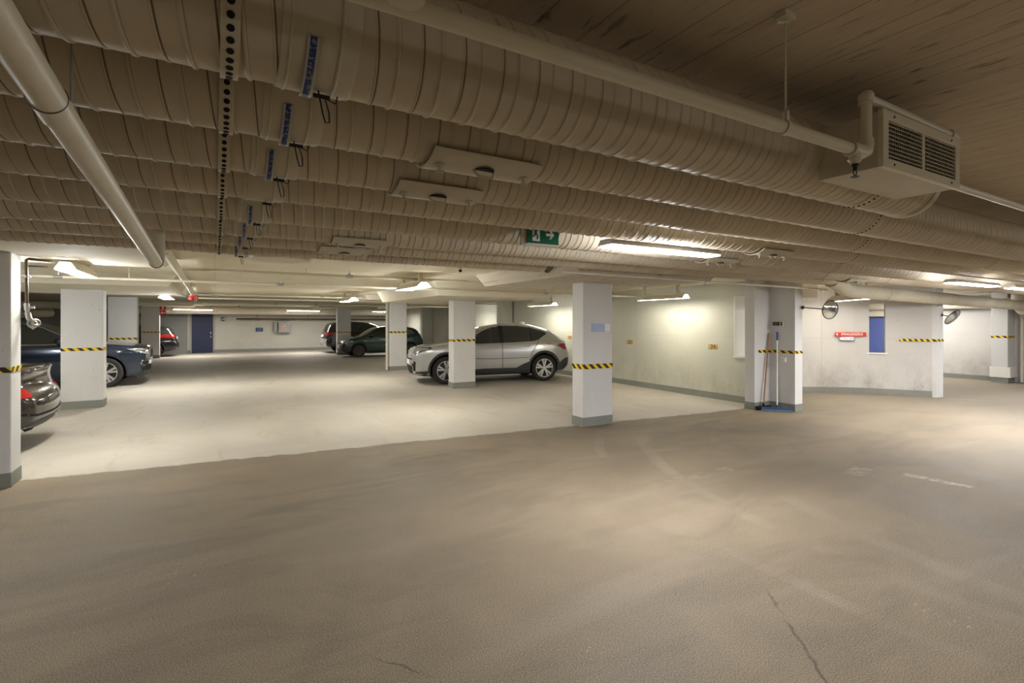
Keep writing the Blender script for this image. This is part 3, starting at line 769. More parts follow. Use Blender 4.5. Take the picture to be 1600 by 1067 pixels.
# big insulated duct and dark pipe by the far wall
t = thing('far_duct', 'large pale duct running along the far wall under the ceiling', 'duct', (3, 30, 2.2))
MB().tube([(-4, 30.2, 2.2), (10, 30.2, 2.2)], .17, 28).build('duct_tube', 'pipe_white', t, True)
for x in (.1, 2.4, 4.0, 6.4): MB().ring((x, 30.2, 2.2), 'x', .172, .012, 28, 6).build('joint_ring', 'pipe', t, True)
m = MB().tube([(.98, 31.2, 1.80), (10, 31.2, 1.80)], .045, 14)
for x in (2, 4.6, 6.6, 8.6): m.cyl((x, 31.2, 1.8), (x, 31.2, LO), .012, 8)
tag(m.build('dark_wall_pipe', 'brownpipe', None, True), 'dark brown pipe running along the far wall at head height', 'pipe')
m = MB().tube([(-9, 22.5, 2.18), (-2.9, 22.5, 2.18)], .13, 24)
tag(m.build('left_bay_duct', 'pipe', None, True), 'cream duct above the dark blue car, upper of two on the left', 'duct')
m = MB().tube([(-9, 24, 1.86), (-6.2, 24, 1.9), (-5.6, 24, 1.92), (-5.2, 24.6, 1.95)], .16, 24)
tag(m.build('left_bay_duct', 'pipe', None, True), 'lower cream duct with a bend behind the dark blue car roof', 'duct')
struct('wall_left_bay', MB().box(-9, -3.6, 25.5, 25.7, 0, LO), 'wall_grey')
m = MB().tube([(18.2, -1., 2.13), (18.2, 12, 2.13)], .14, 24)
tag(m.build('cream_wall_duct', 'pipe', None, True), 'cream duct along the far right wall, behind the smooth grey duct', 'duct')

# ------------------------------------------------------------------ lamps
WC = (.95, .97, 1.)
def tubelamp_x(x0, x1, y, z, label, watts, w=.16, hang=DZ - DR, group='fluorescent lamps hung under the ducts'):
    t = thing('fluorescent_lamp', label, 'lamp', ((x0 + x1) / 2, y, z), group)
    MB().prism([(y - w * .32, z + .055), (y + w * .32, z + .055), (y + w / 2, z + .012), (y - w / 2, z + .012)], x0, x1, 'x').build('housing', 'white', t)
    MB().box(x0 + .02, x1 - .02, y - w / 2 + .008, y + w / 2 - .008, z, z + .012).build('diffuser', 'diff', t)
    arealight('lamp_light', ((x0 + x1) / 2, y, z - .004), x1 - x0 - .05, w - .02, (0, 0, 0), watts, WC)
    pointlight('lamp_glow', ((x0 + x1) / 2, y, z - .07), watts * .42, WC)
    return t
def tubelamp_y(x, y0, y1, z, label, watts, ang=0., top=LO, c=(.98, 1, .98), w=.13, group='fluorescent lamps under the low ceiling', glow=.5):
    """industrial reflector lamp along Y (turned by ang), slotted hood over one bright tube"""
    yc = (y0 + y1) / 2; L = (y1 - y0) / 2
    t = thing('fluorescent_lamp', label, 'lamp', (x, yc, z), group)
    t.rotation_euler = (0, 0, ang)
    def mk(m, n, mat, sm=False):
        m.v = [(a, b, c_) for a, b, c_ in m.v]; return m.build(n, mat, t, sm, local=True)
    m = MB(); hood = [(-w, .0), (-w + .012, .004), (-.045, .075), (.045, .075), (w - .012, .004), (w, .0), (.05, .088), (-.05, .088)]
    mk(m.prism([(a, b) for a, b in hood], -L, L, 'y'), 'hood', 'cream')
    for s in (-1, 1): mk(MB().prism([(-w + .01, .006), (w - .01, .006), (.045, .075), (-.045, .075)], s * L - .004, s * L + .004, 'y'), 'end_plate', 'diff')
    for q in (-.03, .03): mk(MB().cyl((q, -L + .03, .02), (q, L - .03, .02), .016, 14), 'tube', 'tube', True)
    mk(MB().box(-.05, .05, -L * .9, L * .9, .088, .12), 'housing', 'cream')
    for s in (-1, 1): mk(MB().box(-.03, .03, s * L * .7 - .03, s * L * .7 + .03, .12, top - z), 'bracket', 'cream')
    o = arealight('lamp_light', (x, yc, z - .004), 2 * w - .02, 2 * L - .05, (0, 0, ang), watts * .6, c)
    for q in (-.35, .35): pointlight('lamp_glow', (x - math.sin(ang) * q, yc + math.cos(ang) * q, z - .07), watts * glow, c)
    return t
tubelamp_x(2.55, 3.80, 3.0, 2.175, 'long lit lamp under the ducts right of the green running-man sign', 40)
tubelamp_x(8.4, 9.9, 2.95, 2.12, 'lit lamp under the ducts near the right photo edge', 37)
tubelamp_x(10.5, 12.0, 2.95, 2.12, 'lamp cut by the right photo edge, next in line under the ducts', 40)
tubelamp_x(14.3, 15.8, 2.95, 2.12, 'unseen lamp out of frame at the far right', 30)  # unseen, continues the row and brightens the right side
tubelamp_x(7.6, 9.1, -1.3, 2.13, 'unseen lamp added outside the frame to the right of the camera', 44)  # added out of view to brighten the foreground and right-hand ducts
tubelamp_x(2.2, 3.7, -1.5, 2.13, 'unseen lamp added behind the camera on the right', 9)  # added out of view, throws light on the middle pillar front
tubelamp_x(-4.2, -2.7, 3.1, 2.12, 'unseen lamp added outside the frame to the left', 24)  # added out of view to light the left side
tubelamp_x(-3.6, -2.1, -1.5, 2.13, 'unseen lamp added behind the camera on the left', 12)  # added out of view to lift the near floor at the left
GL = 'fluorescent lamps under the low ceiling'
tubelamp_y(-4.3, 9.6, 10.9, 2.14, 'unseen lamp added beyond the left edge of the frame over the black sedan', 14, glow=1.3)  # added out of view to light the wide left pillar's front
tubelamp_y(-1.42, 7.3, 8.6, 2.18, 'bright lamp between the two nearest left pillars', 13, glow=1.5, w=.10)
tubelamp_y(2.95, 7.95, 9.15, 2.18, 'lit hooded lamp between the middle pillar and the round cover plate', 20, c=(1, 1., .93))
tubelamp_y(3.1, 13.5, 14.8, 2.17, 'small lit hooded lamp left of the pillar with the downpipes', 26, c=(1, 1., .94))
tubelamp_y(-1.0, 14.1, 15.4, 2.17, 'lit lamp glimpsed beyond the left drop panel corner', 34)
tubelamp_y(8.42, 7.35, 8.75, 2.1, 'lit hooded lamp on the right wall above bay thirty-four', 6, c=(.96, 1, .96), w=.11, glow=.25)
tubelamp_y(8.5, 12.2, 13.6, 2.1, 'lit hooded lamp on the right wall above the silver car tail', 8, c=(.96, 1, .97), w=.11, glow=.4)
tubelamp_y(11.2, 4.75, 6.35, 2.05, 'long hooded lamp lighting the curved wall', 4, ang=-.62, c=(.97, .98, 1), w=.11, glow=.3)
tubelamp_y(17.4, 6.2, 7.6, 2.15, 'lamp lighting the far right wall, hidden by the duct', 22, c=(.97, .98, 1))
tubelamp_y(15.6, 8.6, 10., 2.15, 'lamp behind the curved wall', 12, c=(.97, .98, 1))
tubelamp_y(8.8, 18.6, 20., 2.12, 'lamp hidden behind the pillar in front of the silver car', 18)
def farlamp(x0, x1, label):
    t = thing('fluorescent_lamp', label, 'lamp', ((x0 + x1) / 2, 28.6, 2.2), 'lamps by the far wall')
    MB().box(x0, x1, 28.53, 28.67, 2.22, 2.30).build('housing', 'cream', t)
    MB().box(x0 + .02, x1 - .02, 28.54, 28.66, 2.19, 2.22).build('diffuser', 'diff', t)
    for q in (x0 + .2, x1 - .24): MB().box(q, q + .04, 28.58, 28.62, 2.3, LO).build('bracket', 'cream', t)
    arealight('lamp_light', ((x0 + x1) / 2, 28.6, 2.18), x1 - x0, .12, (0, 0, 0), 40, (1, .96, .9))
farlamp(-1.7, -.1, 'slim lit lamp near the blue door at the far wall')
farlamp(3.2, 4.8, 'slim lit lamp at the far wall left of the distant pillar')
farlamp(7.6, 9.1, 'slim lit lamp above the distant black car')

# ------------------------------------------------------------------ signs and wall fittings
# hanging running-man sign
t = thing('exit_sign', 'green running-man exit sign hung under the ducts, arrow pointing right', 'sign', (2.14, 3.2, 2.28))
SX0, SX1, SY, SZ0, SZ1 = 1.975, 2.245, 3.17, 2.185, 2.335
MB().box(SX0, SX1, SY, SY + .012, SZ0, SZ1).build('panel', 'green', t)
MB().box(SX0 - .02, SX1 - .0, SY + .03, SY + .07, SZ0 - .002, SZ1).build('housing', 'cream', t)
MB().box(SX0, SX1, SY + .10, SY + .112, SZ0, SZ1).build('panel', 'green', t)
m = MB()
yy = SY - .0012
def flat(mb, pts, y=yy, th=.0012): mb.prism(pts, y, y + th, 'y')
ox = 2.045
flat(m, [(ox - .035, 2.20), (ox + .03, 2.20), (ox + .03, 2.325), (ox - .035, 2.325)])
m.build('pictogram_door', 'signwhite', t)
m = MB(); y2 = SY - .003
m.prism([(ox + .000 + .009 * math.cos(a), 2.308 + .009 * math.sin(a)) for a in np.linspace(0, 2 * PI, 12)[:-1]], y2, y2 + .0015)
for poly in ([(ox - .012, 2.296), (ox + .008, 2.296), (ox + .002, 2.256), (ox - .014, 2.256)], [(ox - .012, 2.296), (ox - .03, 2.278), (ox - .026, 2.272), (ox - .008, 2.286)],
             [(ox + .008, 2.296), (ox + .026, 2.28), (ox + .022, 2.274), (ox + .004, 2.286)], [(ox - .006, 2.258), (ox + .004, 2.258), (ox + .018, 2.238), (ox + .012, 2.212), (ox + .004, 2.214), (ox + .008, 2.236)],
             [(ox - .014, 2.258), (ox - .004, 2.256), (ox - .014, 2.234), (ox - .034, 2.226), (ox - .034, 2.234), (ox - .02, 2.24)]):
    m.prism(poly, y2, y2 + .0015)
m.build('running_figure', 'green', t)
m = MB(); ax = 2.165
flat(m, [(ax - .035, 2.244), (ax + .012, 2.244), (ax - .008, 2.222), (ax + .008, 2.222), (ax + .04, 2.254), (ax + .008, 2.286), (ax - .008, 2.286), (ax + .012, 2.264), (ax - .035, 2.264)])
m.build('arrow', 'signwhite', t)
MB().box(SX0 + .005, SX1 - .005, SY + .012, SY + .1, SZ0 - .006, SZ0 + .004).build('light_window', 'signwhite', t)
for x in (2.03, 2.19): MB().cyl((x, SY + .05, SZ1), (x, SY + .05, HI), .004, 8).build('suspension_rod', 'galv', t)

# number plates
def plate_x(y, z, s, w, h, label):
    x = wx(y) - .008
    t = thing('bay_number_plate', label, 'sign', (x, y, z), 'bay number plates on the right wall')
    MB().box(x, x + .006, y - w / 2, y + w / 2, z - h / 2, z + h / 2).build('plate', 'ochre', t)
    text(s, h * 1.25, (x - .0015, y, z), (PI / 2, 0, -PI / 2), 'black', t)
plate_x(7.22, 1.09, '34', .24, .10, 'ochre bay number plate 34 nearest the window')
plate_x(9.83, 1.10, '33', .25, .105, 'ochre bay number plate 33 right of the middle pillar')
plate_x(12.5, 1.15, '32', .24, .10, 'ochre bay number plate 32 behind the silver car tail')

# SPRINKLERIKESKUS sign on the curved wall
def on_arc(px):
    """point and heading on the curved wall front face for a picture column"""
    l = (px - 800) / 800; dx, dy = .5015 + .865 * l, .865 - .5015 * l
    P = arc + arc2
    for (a, b) in zip(P, P[1:]):
        den = dx * (b[1] - a[1]) - dy * (b[0] - a[0])
        s = (dy * a[0] - dx * a[1]) / den
        if -1e-6 <= s <= 1.000001:
            return Vector((a[0] + s * (b[0] - a[0]), a[1] + s * (b[1] - a[1]), 0))
a_, b_ = Vector((12.21, 6.405, 0)), Vector((12.665, 5.975, 0))
d_ = (b_ - a_).normalized(); nn_ = Vector((d_.y, -d_.x, 0)); nn_ = nn_ if nn_.y < 0 else -nn_
an_ = math.atan2(d_.y, d_.x); L_ = (b_ - a_).length
c_ = (a_ + b_) / 2 + nn_ * .02; c_.z = 1.335
t = thing('direction_sign', 'red SPRINKLERIKESKUS sign on the curved wall', 'sign', tuple(c_))
MB().obox(c_, an_, L_ / 2, .004, .046).build('board', 'red', t)
text('SPRINKLERIKESKUS', .078, tuple(c_ + d_ * .03 + nn_ * .0055), (PI / 2, 0, an_), 'signwhite', t, sx=.66)
m = MB(); q = c_ - d_ * (L_ / 2 - .035) + nn_ * .0055
m.add([q - d_ * .022, q + d_ * .018 + Vector((0, 0, .032)), q + d_ * .018 - Vector((0, 0, .032)), q - d_ * .022 + nn_ * .001, q + d_ * .018 + Vector((0, 0, .032)) + nn_ * .001, q + d_ * .018 - Vector((0, 0, .032)) + nn_ * .001], [(0, 1, 2), (3, 5, 4), (0, 3, 4, 1), (1, 4, 5, 2), (2, 5, 3, 0)])
m.build('arrow', 'signwhite', t)
c2 = c_ - d_ * .06; c2.z = 1.238
t = thing('direction_sign', 'small white arrow-shaped sign with blue edge below the red sign', 'sign', tuple(c2))
def arrowplate(mb, k, off):
    pts = [(-.13 * 1.0 - .045 * 1, 0), (-.13, .04 + k), (.13 + k, .04 + k), (.13 + k, -.04 - k), (-.13, -.04 - k)]
    vs = [c2 + d_ * (a - (k if i == 0 else 0)) + Vector((0, 0, b)) + nn_ * o_ for o_ in (off, off + .003) for i, (a, b) in enumerate(pts)]
    mb.add(vs, [(0, 1, 2, 3, 4), (9, 8, 7, 6, 5)] + [(i, i + 5, (i + 1) % 5 + 5, (i + 1) % 5) for i in range(5)])
m = MB(); arrowplate(m, .006, 0); m.build('board', 'blue', t)
m = MB(); arrowplate(m, -.003, .0025); m.build('face', 'signwhite', t)
text('VESI', .05, tuple(c2 - d_ * .05 + nn_ * .006), (PI / 2, 0, an_), 'grey', t)
m = MB(); m.obox(c2 + d_ * .075 + nn_ * .006, an_, .045, .0008, .005)
for s in (-1, 1): m.obox(c2 + d_ * (.075 + s * .02) + nn_ * .006, an_, .008, .0008, .016)
m.build('valve_symbol', 'grey', t)

# far wall fittings
t = thing('hose_cabinet', 'grey fire hose cabinet with red symbol on the far wall', 'cabinet', (3.25, 31.3, 1.3))
MB().box(3.05, 3.66, 31.2, 31.5, 1.04, 1.64).box(2.84, 3.0, 31.32, 31.53, 1.08, 1.64).build('case', 'grey', t, bevel=.01)
cd = MB().box(3.09, 3.63, 31.185, 31.2, 1.07, 1.61).build('door', 'grey', t, bevel=.004)
m = MB().mat(0).box(3.21, 3.42, 31.178, 31.186, 1.24, 1.46).mat(1).box(3.225, 3.405, 31.175, 31.179, 1.255, 1.445)
m.mat(0).box(3.26, 3.37, 31.172, 31.176, 1.36, 1.40).box(3.26, 3.29, 31.172, 31.176, 1.28, 1.40).box(3.31, 3.34, 31.172, 31.176, 1.31, 1.36)
m.build('symbol', ['signwhite', 'red'], cd)
t = thing('notice_board', 'small dark blue notice on the far wall left of the hose cabinet', 'sign', (2.1, 31.5, 1.2))
MB().box(1.94, 2.29, 31.5, 31.54, 1.11, 1.31).build('board', 'blue', t)
m = MB()
for i in range(3): m.box(1.99, 2.24, 31.496, 31.5, 1.155 + i * .05, 1.17 + i * .05)
m.build('print_lines', 'grey', t)
t = thing('exit_sign', 'small green exit sign on the far wall right of the blue door', 'sign', (.36, 31.5, 1.78))
MB().box(.26, .48, 31.5, 31.54, 1.68, 1.87).build('board', 'green', t)
MB().prism([(.28, 1.76), (.33, 1.80), (.33, 1.775), (.42, 1.79), (.45, 1.85), (.40, 1.83), (.37, 1.74), (.33, 1.745), (.33, 1.72)], 31.494, 31.5).box(.43, .46, 31.494, 31.5, 1.70, 1.85).build('pictogram', 'signwhite', t)
# red signs on pillar D
t = thing('fire_point_sign', 'upper red sign with extinguisher symbol on the distant pillar', 'sign', (-2.05, 27.89, 2.3), 'red signs on the distant pillar')
MB().box(-2.165, -1.92, 27.87, 27.89, 2.17, 2.41).build('board', 'red', t)
MB().box(-2.07, -2.02, 27.865, 27.87, 2.2, 2.34).box(-2.06, -2.03, 27.865, 27.87, 2.34, 2.38).build('symbol', 'signwhite', t)
t = thing('arrow_sign', 'lower red sign with white left arrow on the distant pillar', 'sign', (-2.05, 27.89, 2.05), 'red signs on the distant pillar')
MB().box(-2.165, -1.92, 27.87, 27.89, 1.93, 2.15).build('board', 'red', t)
MB().prism([(-2.14, 2.04), (-2.06, 2.11), (-2.06, 2.065), (-1.95, 2.065), (-1.95, 2.015), (-2.06, 2.015), (-2.06, 1.97)], 27.865, 27.87).build('arrow', 'signwhite', t)

# switches and outlet on the L pillar
t = thing('wall_switch', 'dark control box with cream switch on the broom pillar', 'switch', (8.98, 5.7, 1.58))
MB().box(8.95, 9.01, 5.70, 5.80, 1.545, 1.615).build('control_box', 'brownpipe', t, bevel=.006)
sw = MB().box(8.965, 9.01, 5.60, 5.665, 1.535, 1.625).build('switch_box', 'cream', t, bevel=.005)
MB().box(8.955, 8.966, 5.617, 5.648, 1.55, 1.58).box(8.955, 8.966, 5.617, 5.648, 1.588, 1.61).build('rocker', 'black', sw)
t = thing('wall_outlet', 'white socket outlet low on the broom pillar below the tape', 'outlet', (8.98, 5.6, .92))
MB().box(8.965, 9.01, 5.56, 5.65, .875, .965).build('cover', 'white', t, bevel=.008)
MB().cyl((8.968, 5.605, .92), (8.962, 5.605, .92), .022, 18).build('socket', 'cream', t, True)

# convex mirrors
def mirror(c, nrm, wall, R, label, k=1.):
    t = thing('convex_mirror', label, 'mirror', tuple(wall), 'round traffic mirrors')
    n = Vector(nrm).normalized(); u = n.cross(Vector((0, 0, 1))).normalized(); w = u.cross(n); c = Vector(c)
    vs = [c + n * R * .28]; N = 32; fs = []
    for i in range(1, 8):
        a = i / 7
        for j in range(N):
            th = 2 * PI * j / N
            vs.append(c + (u * math.cos(th) + w * math.sin(th)) * R * a + n * R * .28 * (1 - a * a))
    fs = [(0, 1 + j, 1 + (j + 1) % N) for j in range(N)]
    for i in range(6): fs += [(1 + i * N + j, 1 + (i + 1) * N + j, 1 + (i + 1) * N + (j + 1) % N, 1 + i * N + (j + 1) % N) for j in range(N)]
    fs.append(tuple(1 + 6 * N + j for j in range(N)))
    MB().add(vs, fs).build('mirror_face', 'mirror', t, True)
    MB().ring(c, n, R, .008, 40, 8).build('rim', 'black', t, True)
    wl = Vector(wall); e = c - n * .02
    MB().tube([wl, wl.lerp(e, .5) , e], .009, 10).cyl(wl, wl.lerp(e, .08), .028, 16).ball(e, .022, 12, 8).build('arm', 'black', t, True)
    return t
mirror((9.50, 5.06, 1.83), (-.28, -.96, -.16), (9.17, 5.38, 1.875), .165, 'round convex mirror on the L-shaped broom pillar')
mirror((13.70, 4.77, 1.715), (-.10, -.72, -.52), (13.44, 4.87, 1.765), .18, 'tilted round mirror on the end post of the curved wall')

# brooms
def broom(fx, fy, tx, ty, tz, handle, grip, label, along):
    t = thing('push_broom', label, 'broom', (fx, fy, 0), 'brooms leaning in the pillar notch')
    f = Vector((fx, fy, .07)); e = Vector((tx, ty, tz))
    MB().tube([f, e], .0125, 12).build('handle', handle, t, True)
    if grip: MB().tube([f.lerp(e, .89), e.lerp(f, -.005)], .0165, 12).build('grip', 'broomblue', t, True)
    d = Vector((along[0], along[1], 0)); h = d.length; an = math.atan2(d.y, d.x); c = Vector((fx, fy, .055))
    MB().obox(c, an, h, .032, .013).cyl((fx, fy, .06), tuple(f + Vector((0, 0, .05))), .02, 10).build('head', 'broomblue' if grip else 'dark', t, bevel=.004)
    MB().obox(Vector((fx, fy, .022)), an, h * .99, .028, .021).build('bristles', 'bristle' if grip else 'dark', t)
broom(8.75, 5.58, 8.975, 5.72, 1.42, 'white', True, 'wide blue push broom with white metal handle in the pillar notch', (.17, -.19))
broom(8.73, 5.83, 8.96, 5.87, 1.40, 'wood', False, 'old push broom with brown wooden handle, left of the blue broom', (.16, -.03))

# brown conduit pipe with hose coupling at the near left pillar
t = thing('brown_standpipe', 'brown pipe with hose coupling on the side of the nearest left pillar', 'pipe', (-1.69, 7.12, 2.0))
MB().tube([(-1.69, 7.12, 1.78), (-1.695, 7.12, 2.255), (-1.68, 7.125, 2.262), (-1.53, 7.27, 2.262)], .014, 12).tube([(-1.69, 7.13, 2.19), (-1.56, 7.28, 2.2)], .010, 10).build('pipe_run', 'brownpipe', t, True)
MB().cyl((-1.69, 7.12, 1.80), (-1.69, 7.12, 1.73), .022, 14).box(-1.68, -1.63, 7.10, 7.14, 1.745, 1.77).cyl((-1.69, 7.12, 1.73), (-1.685, 7.12, 1.68), .017, 12).tube([(-1.685, 7.12, 1.70), (-1.67, 7.11, 1.64), (-1.64, 7.10, 1.60)], .026, 14).build('valve_body', 'galv', t, True)
MB().ring((-1.64, 7.09, 1.585), (.5, -.6, .3), .035, .014, 24, 8).ring((-1.61, 7.08, 1.60), (.5, -.6, .3), .032, .012, 24, 8).tube([(-1.66, 7.1, 1.57), (-1.64, 7.1, 1.54), (-1.60, 7.08, 1.58)], .014, 10).build('hose_coupling', 'galv', t, True)
MB().lathe([(.014, 1.995), (.02, 1.995), (.02, 2.02), (.014, 2.02)], (-1.693, 7.12, .07), 'z', 14, True).box(-1.74, -1.66, 7.115, 7.125, 2.07, 2.085).build('pipe_clip', 'galv', t)
# pipe pair at right edge
t = thing('vertical_pipe', 'pale vertical pipe by the far right pillar', 'pipe', (18.45, 4.95, 0))
MB().cyl((18.45, 4.95, .02), (18.45, 4.95, 2.2), .035, 14).build('pipe_run', 'pipe_white', t, True)
m = MB().tube([(17.9, 4.88, 2.42), (17.9, 4.88, 2.05), (17.91, 4.80, 1.93), (17.93, 4.65, 1.90), (18.0, 3.6, 1.89)], .13, 24)
tag(m.build('pipe_elbow', 'pipe', None, True), 'fat cream pipe elbow at the right photo edge', 'pipe')

# ------------------------------------------------------------------ cars
def surface_nets(F, org, h):
    nx, ny, nz = F.shape
    S = F < 0
    def cshift(A, i, j, k): return A[i:nx - 1 + i, j:ny - 1 + j, k:nz - 1 + k]
    cs = [(i, j, k) for i in (0, 1) for j in (0, 1) for k in (0, 1)]
    cnt = sum(cshift(S, *c).astype(int) for c in cs)
    act = (cnt > 0) & (cnt < 8)
    P = np.zeros(act.shape + (3,)); W = np.zeros(act.shape)
    for c in cs:
        for ax in range(3):
            if c[ax]: continue
            d = list(c); d[ax] = 1
            a, b = cshift(F, *c), cshift(F, *d)
            m = (a < 0) != (b < 0)
            t = np.where(m, a / np.where(m, a - b, 1), 0)
            q = np.stack([np.full(a.shape, float(c[0])), np.full(a.shape, float(c[1])), np.full(a.shape, float(c[2]))], -1)
            q[..., ax] += t
            P += q * m[..., None]; W += m
    idx = -np.ones(act.shape, int); idx[act] = np.arange(act.sum())
    I = np.argwhere(act); V = (P[act] / W[act][:, None] + I) * h + np.array(org)
    Q = []
    for ax in range(3):
        sl0 = [slice(1, -1)] * 3; sl1 = [slice(1, -1)] * 3
        sl0[ax] = slice(0, -1); sl1[ax] = slice(1, None)
        a, b = S[tuple(sl0)], S[tuple(sl1)]
        e = np.argwhere(a != b); 
        if not len(e): continue
        off = np.ones(3, int); off[ax] = 0
        e = e + off
        flip = S[e[:, 0], e[:, 1], e[:, 2]]
        u, w = (ax + 1) % 3, (ax + 2) % 3
        def g(du, dw):
            x = e.copy(); x[:, u] -= du; x[:, w] -= dw
            return idx[x[:, 0], x[:, 1], x[:, 2]]
        q = np.stack([g(1, 1), g(0, 1), g(0, 0), g(1, 0)], -1)
        q[~flip] = q[~flip][:, ::-1]
        Q.append(q)
    Q = np.concatenate(Q); Q = Q[(Q >= 0).all(1)]
    return V, Q

def poly_sdf(poly, X, Z):
    P = np.array(poly, float); n = len(P); d = np.full(X.shape, 1e9); s = np.ones(X.shape)
    for i in range(n):
        a = P[i]; b = P[(i + 1) % n]; e = b - a
        wx_, wz_ = X - a[0], Z - a[1]
        t = np.clip((wx_ * e[0] + wz_ * e[1]) / (e @ e), 0, 1)
        d = np.minimum(d, (wx_ - e[0] * t) ** 2 + (wz_ - e[1] * t) ** 2)
        c = np.stack([Z >= a[1], Z < b[1], e[0] * wz_ > e[1] * wx_])
        s = np.where(c.all(0) | (~c).all(0), -s, s)
    return s * np.sqrt(d)
def smax(a, b, k):
    h = np.maximum(k - np.abs(a - b), 0) / k
    return np.maximum(a, b) + h * h * k * .25
def chaikin(p, n=2):
    for _ in range(n):
        q = []
        for i in range(len(p)):
            a, b = p[i], p[(i + 1) % len(p)]
            q += [(a[0] * .78 + b[0] * .22, a[1] * .78 + b[1] * .22), (a[0] * .22 + b[0] * .78, a[1] * .22 + b[1] * .78)]
        p = q
    return p

